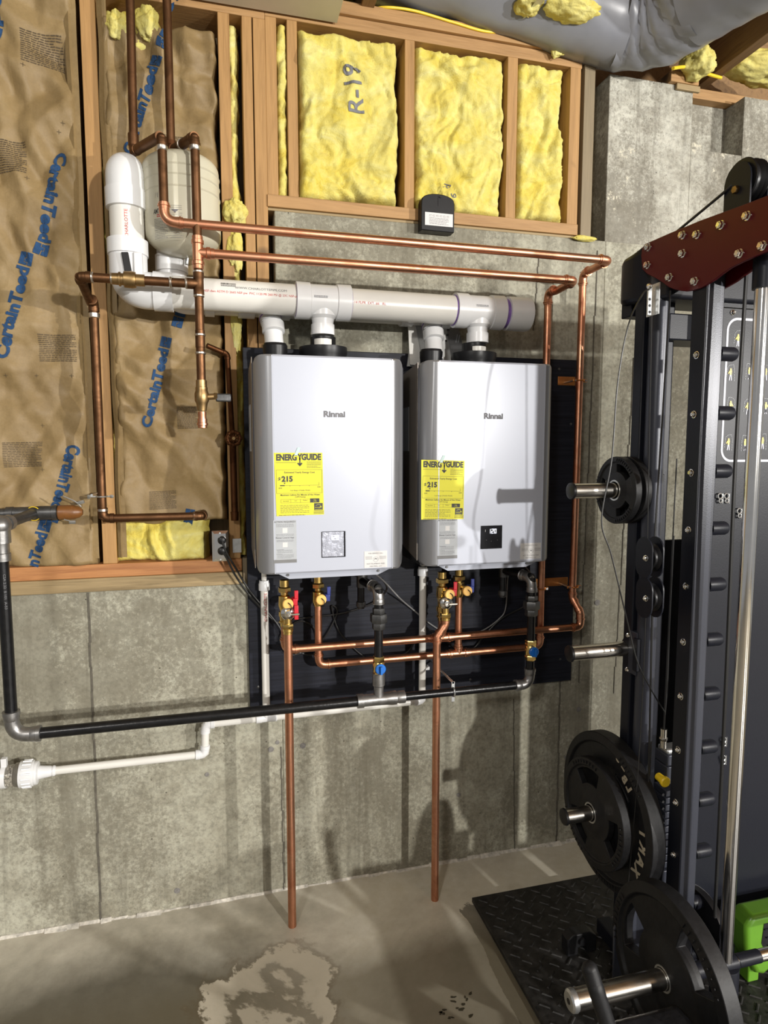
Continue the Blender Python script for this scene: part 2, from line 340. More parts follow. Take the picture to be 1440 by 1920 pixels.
# ---- text and flat print
def glyphs(body, size, bold=0):
    c = bpy.data.curves.new('t', 'FONT'); c.body = body; c.size = size; c.resolution_u = 3; c.offset = bold; c.align_x = 'CENTER'; c.align_y = 'CENTER'
    o = bpy.data.objects.new('t', c); COL.objects.link(o)
    me = bpy.data.meshes.new_from_object(o.evaluated_get(bpy.context.evaluated_depsgraph_get()))
    bpy.data.objects.remove(o); bpy.data.curves.remove(c)
    vs = [v.co.copy() for v in me.vertices]; fs = [tuple(p.vertices) for p in me.polygons]; bpy.data.meshes.remove(me); return vs, fs
def printed(name, items, org, right, up, mat, parent, conform=None, maxedge=None, sx=1):
    """items: ('t', text, x, y, size, bold) or ('r', x0, y0, x1, y1) or ('p', [pts]) in the local plane"""
    org, right, up = V(org), V(right).normalized(), V(up).normalized(); m = MB()
    for it in items:
        if it[0] == 't':
            vs, fs = glyphs(it[1], it[4], it[5] if len(it) > 5 else 0)
            k_ = it[6] if len(it) > 6 else sx; m.add([org+right*((v.x)*k_+it[2])+up*(v.y+it[3]) for v in vs], fs)
        elif it[0] == 'r':
            x0, y0, x1, y1 = it[1:]; m.add([org+right*x0+up*y0, org+right*x1+up*y0, org+right*x1+up*y1, org+right*x0+up*y1], [(0, 1, 2, 3)])
        else: m.add([org+right*a+up*b for a, b in it[1]], [tuple(range(len(it[1])))])
    if maxedge:
        bm = bmesh.new(); vv = [bm.verts.new(p) for p in m.v]
        for f in m.f:
            try: bm.faces.new([vv[i] for i in f])
            except ValueError: pass
        for _ in range(5):
            es = [e for e in bm.edges if e.calc_length() > maxedge]
            if not es: break
            bmesh.ops.subdivide_edges(bm, edges=es, cuts=1); bmesh.ops.triangulate(bm, faces=[f for f in bm.faces if len(f.verts) > 4])
        bm.verts.index_update(); m.v = [v.co.copy() for v in bm.verts]; m.f = [tuple(v.index for v in f.verts) for f in bm.faces]; bm.free()
    if conform: m.v = [conform(p) for p in m.v]
    return m.build(name, mat, parent, smooth=0)
def dashes(x0, x1, y0, y1, rows, h, seed=0, cover=.9):
    r = random.Random(seed); out = []
    for i in range(rows):
        y = y1-(y1-y0)*(i+.5)/rows; x = x0; xe = x0+(x1-x0)*r.uniform(.75, 1) if i % 4 == 3 else x1
        while x < xe:
            w = (x1-x0)*r.uniform(.05, .14); out.append(('r', x, y-h/2, min(x+w, xe), y+h/2)); x += w+(x1-x0)*.022
    return out
def oncyl(axp, axd, r):
    axp = V(axp); axd = V(axd).normalized()
    def f(p):
        q = axp+axd*(p-axp).dot(axd); d = (p-q).normalized(); return q+d*(r+.0007)
    return f
# ---- pipe fittings
def pipe(root, a, b, r, mat, name='pipe', seg=20): return MB().cyl(a, b, r, seg).build(name, mat, root)
def elbow(root, a, p, b, r, R, mat, k=1.16, hub=1.0, name='elbow', bead=False):
    """elbow at p, pipes leaving towards a and b"""
    p = V(p); d1 = (V(a)-p).normalized(); d2 = (V(b)-p).normalized(); ang = d1.angle(d2); tl = R/math.tan(ang/2)
    q0, q2 = p+d1*tl, p+d2*tl; m = MB()
    arc = [q0+d1*r*.3]+[q0*(1-t)**2+p*2*t*(1-t)+q2*t*t for t in [i/8 for i in range(9)]]+[q2+d2*r*.3]
    m.tube(arc, r*(k-.04), 18)
    for q, d in ((q0, d1), (q2, d2)):
        h = r*hub
        if bead: m.lathe(q, d, [(0, r*k), (h*.5, r*k), (h*.55, r*(k+.18)), (h*.85, r*(k+.18)), (h*.9, r*k), (h*1.3, r*k), (h*1.35, r)], 20)
        else: m.lathe(q, d, [(0, r*k*.98), (r*.1, r*(k+.06)), (h, r*(k+.06)), (h+r*.08, r*.98)], 20)
    return m.build(name, mat, root)
def tee(root, p, ax, br, r, L, B, mat, k=1.16, rb=None, name='tee', bead=False):
    p = V(p); ax = V(ax).normalized(); br = V(br).normalized(); rb = rb or r; m = MB()
    if bead: pr = lambda l, q: [(0, q*k), (l*.5, q*k), (l*.55, q*(k+.18)), (l*.75, q*(k+.18)), (l*.78, q*k), (l, q*k), (l*1.02, q)]
    else: pr = lambda l, q: [(0, q*(k-.03)), (l*.45, q*(k-.03)), (l*.5, q*(k+.05)), (l, q*(k+.05)), (l*1.02, q)]
    m.lathe(p, ax, pr(L, r), 22); m.lathe(p, -ax, pr(L, r), 22); m.lathe(p, br, pr(B, rb), 22)
    return m.build(name, mat, root)
def ring(root, p, d, r, L, mat, name='coupling', k=1.18):
    p = V(p); d = V(d).normalized(); h = L/2
    return MB().lathe(p-d*h, d, [(0, r), (L*.04, r*k), (L*.96, r*k), (L, r)], 24).build(name, mat, root)

# ================================================================== STRUCTURE
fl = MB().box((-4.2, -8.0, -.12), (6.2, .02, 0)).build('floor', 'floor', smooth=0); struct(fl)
XL, XM, XR = -3.6, .207, 1.478      # steps of the foundation wall
ZL, ZM, ZT = 1.172, 2.445, 3.06
w = MB(); w.box((XL, 0, -.1), (XM, .25, ZL)).box((XM, 0, -.1), (XR+.0, .25, ZM)).box((XR, 0, -.1), (6, .25, ZM))
wall = struct(w.build('wall_back', 'conc', smooth=0, bevel=.004))
# upper right block with a beam pocket
pa, pb = at(1303, 165, 0), at(1394, 290, 0)
w = MB().box((XR, .008, ZM), (pa.x, .25, ZT)).box((pb.x, .008, ZM), (6, .25, ZT)).box((pa.x, .008, ZM), (pb.x, .25, pb.z)).box((pa.x, .11, pb.z), (pb.x, .25, ZT))
blk = struct(w.build('wall_back', 'conc2', smooth=0, bevel=.003))
WL_ = []
def seam(px, py0, py1, wd_=.006, par=wall):
    a, b = at(px[0], py0, 0), at(px[1], py1, 0); m = MB(); n = 14
    for i in range(n):
        t0, t1 = i/n, (i+1)/n; p, q = a.lerp(b, t0), a.lerp(b, t1); j = .0015*sin(i*2.3)
        m.box((p.x-wd_/2+j, -.0025, q.z), (p.x+wd_/2+j, .01, p.z))
    m.build('form_seam', 'seam', par, smooth=0)
seam((165, 190), 1112, 1733); seam((1050, 1043), 1275, 1588); seam((1010, 1000), 480, 620, .004); seam((527, 533), 1400, 1675, .004)
seam((963, 965), 1310, 1620, .003); seam((1120, 1085), 470, 1280, .004); seam((1195, 1150), 560, 1300, .003)
# grime line where wall meets floor
r = random.Random(3); m = MB(); x = -1.2
while x < 2.2:
    L = r.uniform(.03, .09); d = r.uniform(.004, .016); h = r.uniform(.003, .012)
    m.hexa([(x,-d,0),(x+L,-d*r.uniform(.6,1.3),0),(x+L,.004,0),(x,.004,0),(x,-d*.3,h),(x+L,-d*.3,h*r.uniform(.7,1.2)),(x+L,.004,h),(x,.004,h)]); x += L*.97
m.build('wall_edge_crust', 'grout', wall, smooth=0)['kind'] = 'stuff'
# wet spots on the floor
r = random.Random(21); m = MB()
for i in range(16):
    c = atz(r.uniform(822, 885), r.uniform(1858, 1910), 0); n = 9; w_, h_ = r.uniform(.005, .012), r.uniform(.003, .006); a0 = r.uniform(-.6, 1.2)
    P = []
    for k in range(n): a = 2*pi*k/n; rr = r.uniform(.6, 1.1); x, y = w_*rr*cos(a), h_*rr*sin(a); P.append((c.x+x*cos(a0)-y*sin(a0), c.y+x*sin(a0)+y*cos(a0), .0006))
    m.add(P, [tuple(range(n))])
m.build('wet_spots', simple('wet_concrete', (.035, .03, .018), .25), fl, smooth=0)['kind'] = 'stuff'
# patched form-tie spots on the concrete
for (px, py, rr) in ((332,1670,.012),(388,1452,.009),(568,1398,.012),(508,1405,.012),(520,1392,.009),(860,1490,.01),(1085,1330,.012),(1062,1420,.01),(1120,1130,.014),(1105,1400,.01)):
    p = at(px, py, 0); MB().lathe((p.x, .002, p.z), (0, -1, 0), [(0, rr), (.0035, rr*.85), (.004, rr*.3)], 14).build('tie_plug', 'conc_dark', wall)

# ---- framing: each stud, plate and sill is a board of its own under one framed wall
fr = thing('stud_framing', 'pine stud wall framing standing on the stepped concrete foundation', 'wall framing', (0, .07, ZL))
YF, YB = 0.0, .14
def stud(pxa, pxb, pyref, z0, z1, mat='woodz', name='stud', yb=YB):
    a, b = at(pxa, pyref, YF), at(pxb, pyref, YF); return MB().box((a.x, YF, z0), (b.x, yb, z1)).build(name, mat, fr, bevel=.002)
ZS = at(200, 1090, 0).z-.006      # top of treated sill / bottom of plate
zp0 = ZL+.045; zp1 = zp0+.045
MB().box((XL, -.012, ZL), (.075, YB, zp0)).build('sill_board', 'woodpt', fr, bevel=.003)
MB().box((XL, -.004, zp0), (.075, YB, zp1)).build('bottom_plate', 'woodo', fr, bevel=.003)
MB().box((.077, .002, ZL-.45), (XM-.004, YB, zp1)).build('cripple_post', 'woodptz', fr, bevel=.003)
ZTOP = 3.045
stud(148, 177, 0, zp1, ZTOP)
stud(408, 430, 60, zp1, ZTOP); stud(453, 472, 60, zp1, ZTOP); stud(474, 497, 60, ZL, ZTOP)
zq = at(503, 364.6, 0).z; zq0 = zq-.040
MB().box((at(501,364,0).x, -.006, zq0), (at(1082,425,0).x, YB, zq)).build('bottom_plate', 'woodx', fr, bevel=.002)
MB().box((at(501,364,0).x, .004, ZM), (at(1112,425,0).x, YB, zq0)).build('sill_board', 'woodpt', fr, bevel=.002)
ztp = at(800, 80, 0).z
stud(499, 520, 200, zq, ztp); stud(540, 559, 250, zq, ztp); stud(758.5, 777, 250, zq, ztp); stud(950, 969, 250, zq, ztp)
a = at(1072, 133, 0); b = at(1090, 133, 0)
stud(1070, 1090, 133, zq, ztp)
stud(1092, 1112, 300, ZM-.0, ztp+.03, 'woodptz', 'corner_post')
xe = at(1092, 120, 0).x; xa = at(496, 30, 0).x
MB().box((XL, 0, ZTOP), (xa, YB, ZTOP+.04)).build('top_plate', 'woodx', fr, bevel=.002)
MB().box((xa, 0, ztp), (xe, YB, ztp+.04)).build('top_plate', 'woodx', fr, bevel=.002)
MB().box((xa, -.012, ztp+.041), (at(1122, 110, 0).x, YB, ztp+.082)).build('top_plate', 'woodx', fr, bevel=.002)
# sheathing behind the studs
struct(MB().box((XL, YB, ZL), (XR, YB+.02, 3.62)).build('wall_back', 'woodptz', smooth=0)); struct(MB().box((XR, YB+.10, ZT), (6, YB+.12, 3.62)).build('wall_back', 'woody', smooth=0))
# drywall sheet overhead and joists
p = at(632, 42, -.015); DZ = p.z
c = struct(MB().box((XL, -3.6, DZ), (p.x, -.012, DZ+.013)).build('ceiling', 'drywall', smooth=0))
struct(MB().box((-4.2, -8, 3.62), (6.2, .2, 3.66)).build('ceiling', 'woody', smooth=0))
for i, px in enumerate((676, 1345, 1900)):
    x = at(px, 120, 0).x
    j = MB().box((x, -.70 if i == 1 else -4.2, 3.13), (x+.045, .12, 3.40)).build('ceiling_joist', 'woody', bevel=.002)
    tag(j, ['pine ceiling joist above the grey duct beside the drywall', 'brown ceiling joist running over the concrete pocket at upper right', 'ceiling joist at the far upper right'][i], 'joist', 'ceiling joists')
m = MB().box((at(1255,150,0).x, -.01, ZT), (pa.x+.01, .14, ZT+.04)).box((pa.x+.01, .07, ZT), (5.5, .14, ZT+.04)).build('sill_plate', 'woodx', bevel=.002)
tag(m, 'pine sill plate lying on top of the right concrete wall', 'sill plate')
m = MB().box((at(1268,150,0).x, -.006, ZT-.022), (at(1312,150,0).x, .006, ZT)).build('sill_gasket', 'woodpt', m, bevel=.002)

# ================================================================== INSULATION
def nz(x, y, z=0): return noise.noise(V((x, y, z)))
def batt_fn(y0, kind, sd):
    if kind == 'kraft':
        def f(x, z):
            w1 = nz(x*3+sd, z*2, 1); w2 = nz(x*7+sd+w1*1.2, z*4.5+w1, 4)
            rd = 1-abs(nz(x*8+w2*1.5+sd, z*5-w1*2, 9)); rd2 = 1-abs(nz(x*19+sd*2+w2*2, z*15+w1*3, 2))
            vd, _ = noise.voronoi(V((x*7+w2, z*6+sd+w1, 3)))
            v2, _ = noise.voronoi(V((x*15+w2*1.5, z*13+sd*3-w1, 6)))
            m_ = .4+.9*max(0, nz(x*2.2+sd, z*1.8, 7)+.25)
            h = 0
            for k, (ax, az, fq, am) in enumerate(((.9,.35,3.1,.010),(-.5,.8,4.3,.009),(.75,-.6,6.7,.007),(.2,1,8.1,.005),(1,.1,11,.005),(-.8,-.5,14,.0035))):
                tt = (x*ax+z*az)*fq+sd*k+.55*nz(x*2.3+k, z*2.3, sd)+.25*nz(x*6, z*6+k, sd); tri = abs(tt-math.floor(tt)-.5)*2
                lm = max(0, nz(x*3.1+k*5, z*2.7, sd+k)+.28)*2.1
                h += am*(tri-.5)*lm
            return y0-.012*w1+2.7*h-.006*rd**9*m_+.010*(vd[0]-.35)*m_
        return f
    def f(x, z):
        w1 = nz(x*5+sd, z*4, 1); w2 = nz(x*12+sd+w1*2, z*9+w1*2, 4); rd = 1-abs(nz(x*9+w2+sd, z*6+w1*1.5, 9))
        vd, _ = noise.voronoi(V((x*6+w2*.9+sd, z*5+w1*.8, 3))); rr2 = 1-abs(nz(x*17+w2*3, z*12+w1*3+sd, 5))
        return y0-.026*w1-.012*w2-.010*rd**8+.050*(vd[0]-.3)-.005*rr2**5-.006*nz(x*30+w2*2, z*26, sd)-.004*nz(x*60, z*60, sd)-.0025*nz(x*110, z*110, sd)
    return f
def batt(name, parent, x0, x1, z0, z1, y0, kind, sd, mat, step=.008, ragged=.0, depth=.1, fall=.02):
    f = batt_fn(y0, kind, sd); nx = max(4, int((x1-x0)/step)); nzz = max(4, int((z1-z0)/step)); vs = []; fs = []
    for j in range(nzz+1):
        for i in range(nx+1):
            u, v = i/nx, j/nzz; z = z0+(z1-z0)*v; xl = x0+ragged*nz(z*11, sd*3.1)+ragged*.5*nz(z*40, sd); xr = x1+ragged*nz(z*11, sd*7.7)+ragged*.5*nz(z*37, sd+2)
            x = xl+(xr-xl)*u; zz = z+(ragged*nz(x*12, sd+v*2) if v in (0, 1) or ragged else 0)*(abs(v-.5)*2)**3
            e = min(u*(x1-x0), (1-u)*(x1-x0), v*(z1-z0)*1.2, (1-v)*(z1-z0)*1.2)/fall
            y = f(x, zz)+ (depth*(1-min(1, e))**2.2 if e < 1 else 0)
            vs.append((x, y, zz))
    for j in range(nzz):
        for i in range(nx): a = j*(nx+1)+i; fs.append((a, a+1, a+nx+2, a+nx+1))
    return MB().add(vs, fs).build(name, mat, parent, smooth=180), f
XS = at(148, 0, 0).x
# --- left paper-faced batt
bA, fA = batt('insulation_batt', None, -1.75, XS-.012, zp1-.01, ZTOP, -.008, 'kraft', 1.3, 'kraft', .0085, .004)
tag(bA, 'brown paper-faced insulation batt filling the far left stud bay', 'insulation')
xb0, xb1 = at(184, 700, 0).x, at(431, 700, 0).x
zb0 = at(300, 985, 0).z
bB, fB = batt('insulation_batt', None, XS+.05, at(424, 400, 0).x-.015, zb0, at(300, 35, 0).z, .004, 'kraft', 5.7, 'kraft', .0075, .012)
tag(bB, 'crumpled brown paper-faced insulation batt behind the cream tank', 'insulation')
# folded paper flanges along the stud
for px0, px1, b_ in ((128, 150, 'L'), (188, 206, 'R')):
    a, c = at(px0, 200, 0).x, at(px1, 200, 0).x; m = MB(); n = 60; vs = []; fs = []
    for i in range(n+1):
        z = zp1+.02+(ZTOP-zp1-.04)*i/n; j1 = .006*nz(z*5, 3 if b_ == 'L' else 8); j2 = .004*nz(z*14, 2)
        vs += [(a+j1, .0+j2, z), (a+(c-a)*.4+j1, -.010+j2, z), (a+(c-a)*.55+j1, .0+j2, z), (c+j1*.3, -.003, z)]
    for i in range(n):
        for k in range(3): q = i*4+k; fs.append((q, q+1, q+5, q+4))
    MB().add(vs, fs).build('paper_flange', 'kraft', bA if b_ == 'L' else bB, smooth=60)
# yellow wool showing
def wool(label, x0, x1, z0, z1, y0, sd, step=.0065, ragged=.012, depth=.09, fall=.03):
    o, f = batt('insulation_batt', None, x0, x1, z0, z1, y0, 'wool', sd, 'fiber', step, ragged, depth, fall); tag(o, label, 'insulation'); return o, f
def X(px, py=250, y=0): return at(px, py, y).x
def Z(px, py, y=0): return at(px, py, y).z
wool('torn yellow insulation showing below the crumpled paper, above the outlet', X(196,1000,.03), X(392,1000,.03), zp1-.012, Z(300,965,.03), .012, 2.2)
wool('yellow insulation tuft at the top behind the two rising pipes', X(185,50,.05), X(300,50,.05), Z(240,105,.04), ZTOP, .03, 3.3)
wool('narrow yellow insulation strip between studs left of the brown corner studs', X(431,400,.03), X(452,400,.03), zp1, ZTOP-.01, .02, 4.1, .006, .012, .06, .015)
wool('yellow insulation strip squeezed beside the left edge of the cream tank', X(186,380,.03), X(204,380,.03), zp1+.3, ZTOP-.5, .02, 6.1, .006, .006, .06, .012)

wool('thin yellow insulation strip left of the big yellow batt', X(515,200,.03), X(541,200,.03), zq-.005, ztp-.005, .008, 5.1, .006, .012, .06, .018)
b1, f1 = wool('widest yellow insulation batt with printed rating, top left bay', X(556,200), X(752,200), zq-.004, ztp-.01, -.012, 9.4)
b2, f2 = wool('yellow insulation batt above the black remote box, middle bay', X(775,250), X(951,250), zq-.004, ztp+.004, -.002, 13.7)
b3, f3 = wool('narrow yellow insulation batt in the right-hand bay', X(968,250), X(1064,250), zq-.004, ztp+.002, -.004, 17.9)
# hand lettering on the wool
printed('printed_rating', [('t', 'R-19', 0, 0, .085, .001)], at(664, 170, 0), (-.12, 0, 1), (-1, 0, -.12), 'inkg', b1, lambda p: V((p.x, f1(p.x, p.z)-.003, p.z)), .012)
printed('printed_rating', [('t', 'R', 0, 0, .035)], at(838, 348, 0), (-.5, 0, -1), (1, 0, -.3), 'inkg', b2, lambda p: V((p.x, f2(p.x, p.z)-.002, p.z)), .012)
printed('printed_rating', [('t', '9', 0, 0, .035)], at(850, 366, 0), (-.2, 0, -1), (1, 0, -.2), 'inkg', b2, lambda p: V((p.x, f2(p.x, p.z)-.002, p.z)), .012)

# --- lettering on the kraft paper
def kprint(par, f, body, c, e, h, flip=False, logo=True):
    """words run from pixel c to pixel e; h = letter height in px, logo block after the end"""
    P, Q = at(*c, 0), at(*e, 0); d = (Q-P); L = d.length; d.normalize(); u = V((-d.z, 0, d.x)); k = 1.75/1200
    vs, fs = glyphs(body, .1); wid = max(v.x for v in vs)-min(v.x for v in vs); s = .1*L/wid; ht = h*k
    it = [('t', body, 0, 0, ht/.74, ht*.060, L/(wid*ht/.074))]
    cf = lambda p: V((p.x, f(p.x, p.z)-.0028, p.z))
    sy = ht/(s*.72); org = (P+Q)/2
    m = printed('lettering', it, org, d, u, 'inkb', par, cf, .011)
    if logo:
        q = Q+d*(ht*.75); a = ht*.52
        printed('emblem', [('p', [(-a,-a),(a,-a),(a,-a*.12),(a*.1,-a*.12),(a*.1,a*.2),(-a*.45,a*.2),(-a*.45,-a*.3),(-a,-a*.3)]),
                           ('p', [(-a,-a*.2),(-a*.55,-a*.2),(-a*.55,a*.3),(a*.2,a*.3),(a*.2,0),(a,0),(a,a),(-a,a)])], q, d, u, 'inkb', par, cf, .011)
kprint(bA, fA, 'CertainTeed', (8, 672), (47, 503), 25)
kprint(bA, fA, 'CertainTeed', (114, 288), (82, 452), 25)
kprint(bA, fA, 'CertainTeed', (139, 836), (106, 952), 25)
kprint(bA, fA, 'nTeed', (62, 1060), (80, 1000), 25)
kprint(bA, fA, 'Teed', (16, -40), (-4, 48), 22)
kprint(bB, fB, 'CertainTeed', (276, 800), (308, 655), 22)
kprint(bB, fB, 'eed', (352, 520), (336, 590), 22)
kprint(bB, fB, 'CertainTeed', (240, 285), (288, 128), 22)
kprint(bB, fB, 'Teed', (330, -30), (308, 68), 22)
kprint(bB, fB, 'eed', (345, 1030), (354, 975), 20)
def kblock(par, f, px, py, w_, h_, sd):
    c = at(px, py, 0); k = 1.78/1200; W2, H2 = w_*k/2, h_*k/2
    printed('small_print', dashes(-W2, W2, -H2, H2, 15, H2*.062, sd), c, (1, 0, .03), (0, 0, 1), 'inkk', par, lambda p: V((p.x, f(p.x, p.z)-.0022, p.z)), .014)
for i, q in enumerate(((80,95,74,64),(22,297,58,64),(109,653,72,58),(45,852,74,54),(150,1110,1,1))):
    if q[2] > 2: kblock(bA, fA, *q, i)
for i, q in enumerate(((355,783,52,50),(305,938,58,42),(330,275,60,50))): kblock(bB, fB, *q, 20+i)
for (px, py) in ((54,338),(112,250),(48,130),(14,705),(70,705),(135,705),(80,798),(83,880),(120,235)):
    p = at(px, py, 0); printed('register_mark', [('r', -.006, -.0005, .006, .0005), ('r', -.0005, -.006, .0005, .006)], p, (1, 0, 0), (0, 0, 1), 'inkk', bA, lambda p: V((p.x, fA(p.x, p.z)-.0022, p.z)))

# overhead wool tufts
def tuft(label, c, sx, sy, sz, sd, cat='insulation'):
    bm = bmesh.new(); bmesh.ops.create_icosphere(bm, subdivisions=5, radius=1)
    for v in bm.verts:
        p = v.co.copy(); n_ = 1+.30*nz(p.x*1.3+sd, p.y*1.3, p.z*1.3)+.16*nz(p.x*3+sd, p.y*3, p.z*3)+.07*nz(p.x*8+sd, p.y*8, p.z*8)
        v.co = V((p.x*sx*n_, p.y*sy*n_, p.z*sz*n_))
    me = bpy.data.meshes.new('insulation_tuft'); bm.to_mesh(me); bm.free(); me.materials.append(M['fiber'])
    for q in me.polygons: q.use_smooth = True
    o = bpy.data.objects.new('insulation_tuft', me); COL.objects.link(o); o.location = c; WL[o.name] = V(c); return tag(o, label, cat)
tuft('yellow insulation packed between the top plate and the grey duct, left', at(800, 42, .12)+V((0,0,.01)), .34, .05, .06, 1)
tuft('yellow insulation packed between the top plate and the grey duct, right', at(1060, 88, .10), .17, .05, .045, 2)
tuft('loose yellow tuft hanging over the top plate near its right end', at(1045, 84, -.02), .03, .02, .045, 3)
tuft('yellow insulation hanging below the grey duct at its right end', at(1070, 22, -.15), .10, .06, .028, 4)
tuft('yellow insulation bulging from the joist bay at the top right', at(1175, -6, -.17), .085, .05, .022, 5)
tuft('yellow insulation lump in the bay above the right concrete wall', at(1420, 128, 0.0), .16, .08, .055, 6)
tuft('bulging lump of yellow insulation beside the right side of the cream tank', at(441, 398, -.008), .036, .03, .045, 10)
tuft('yellow insulation tuft between studs under the bulging lump beside the tank', at(441, 470, .01), .026, .022, .085, 11)
tuft('lower yellow insulation tuft between studs behind the vent pipe', at(441, 600, .012), .022, .02, .10, 12)
tuft('pale tuft of insulation spilling at the top beside the left rising pipe', at(222, 48, -.0), .035, .025, .04, 13)
tuft('pale tuft of insulation spilling at the top between the two rising pipes', at(276, 42, .0), .035, .025, .05, 14)
tuft('pale yellow tuft beside the joist under the grey duct elbow', at(1310, 118, -.05), .06, .06, .05, 7)
tuft('small yellow tuft above the strap on the grey duct', at(990, 5, -.13), .045, .04, .035, 8)
tuft('small crumb of yellow insulation on the ledge left of the corner post foot', at(1095, 447, -.012), .05, .012, .010, 9)

# ================================================================== DUCT, STRAP, OVERHEAD CABLES
dt = thing('air_duct', 'large grey wrapped air duct bending towards the viewer at the top right', 'duct', (1.2, .02, 3.2))
A = V((.1, .03, 3.40)); Bc = V((1.56, -.06, 3.185)); R_ = .15
e2 = V((2.06, -1.35, 3.23))
d1 = (Bc-A).normalized()
def wrap(pts, r, amp, sd, folds=0, seg=40):
    m = MB(); P = [V(p) for p in pts]; n = len(P); t = (P[1]-P[0]).normalized(); u, w_, _ = frame(t); vs = []; fs = []
    for i, p in enumerate(P):
        t2 = (P[min(i+1, n-1)]-P[max(i-1, 0)]).normalized(); q = t.rotation_difference(t2); u = q @ u; w_ = q @ w_; t = t2
        for k in range(seg):
            a = 2*pi*k/seg; s = i*.35; rr = r*(1+amp*nz(cos(a)*1.6+sd, sin(a)*1.6, s*.5)+amp*.5*nz(cos(a)*3+sd, sin(a)*3, s)+folds*abs(sin(s*3.1+cos(a+.7)*2.2+sd))**3)
            vs.append(p+(u*cos(a)+w_*sin(a))*rr)
    for i in range(n-1):
        for k in range(seg): k2 = (k+1) % seg; fs.append((i*seg+k, i*seg+k2, (i+1)*seg+k2, (i+1)*seg+k))
    return m.add(vs, fs)
PT = fillet([A, Bc, e2], .22, 14)
def resample(P, st):
    out = [P[0]]; acc = 0
    for a, b in zip(P, P[1:]):
        L = (b-a).length; s = st-acc
        while s <= L: out.append(a.lerp(b, s/L)); s += st
        acc = (acc+L) % st
    return out
RS = resample(PT, .025)
ic = min(range(len(RS)), key=lambda i: (RS[i]-Bc).length)
wrap(RS[:ic-2], R_, .05, 1).build('straight_run', 'duct', dt, smooth=180)
wrap(RS[ic-4:ic+9], R_*1.02, .07, 4, -.07).build('elbow', 'duct', dt, smooth=180)
wrap(RS[ic+7:], R_*1.0, .04, 9, -.015).build('branch_run', 'duct', dt, smooth=180)
sp0, sp1 = at(1018, -6, -.20), at(966, 64, -.02)
dv = (sp1-sp0); sd_ = V((.016, 0, .004))
m = MB().hexa([sp0-sd_, sp0+sd_, sp1+sd_, sp1-sd_, sp0-sd_+V((0,.002,.002)), sp0+sd_+V((0,.002,.002)), sp1+sd_+V((0,.002,.002)), sp1-sd_+V((0,.002,.002))])
st = tag(m.build('hanger_strap', 'galv', smooth=0), 'flat metal hanger strap crossing under the grey duct', 'strap')
MB().lathe(sp0.lerp(sp1, .52)+V((0,-.003,0)), (0,-1,0), [(0,.005),(.003,.004)], 10).build('screw', 'chrome', st)
m = MB(); m.tube(smooth_path([at(690,22,.03), at(720,14,-.01), at(775,20,-.015), at(850,42,-.015), at(905,58,-.015), at(950,62,-.01), at(995,70,.0), at(1030,78,.03)]), .0045, 8)
tag(m.build('electric_cable', 'ycable'), 'yellow electric cable lying along the wooden top plate', 'cable')
m = MB().tube(smooth_path([at(1262,128,-.10), at(1290,126,-.04), at(1325,138,-.015), at(1352,146,.01)]), .006, 8)
tag(m.build('electric_cable', 'ycable'), 'short yellow electric cable under the duct elbow above the right concrete wall', 'cable')
m = MB().tube(smooth_path([at(1078,90,-.02), at(1095,92,-.02), at(1118,104,-.02), at(1128,116,.0)]), .004, 8)
tag(m.build('electric_cable', 'cable'), 'black cable looped over the right end of the top plate', 'cable')

# ================================================================== BLACK MOUNTING BOARD
bd = MB().box((.092, -.02, .708), (1.370, 0, 1.985)).build('mounting_board', 'board', bevel=.002)
tag(bd, 'black painted plywood board fixed to the concrete behind both water heaters', 'board')
for px, py in ((1050,1236),(882,1274),(1070,795),(1048,692),(484,1288)):
    p = at(px, py, -.02); MB().lathe(p, (0,-1,0), [(0,.0055),(.0015,.005),(.0025,.002)], 10).build('screw', 'irondark', bd)

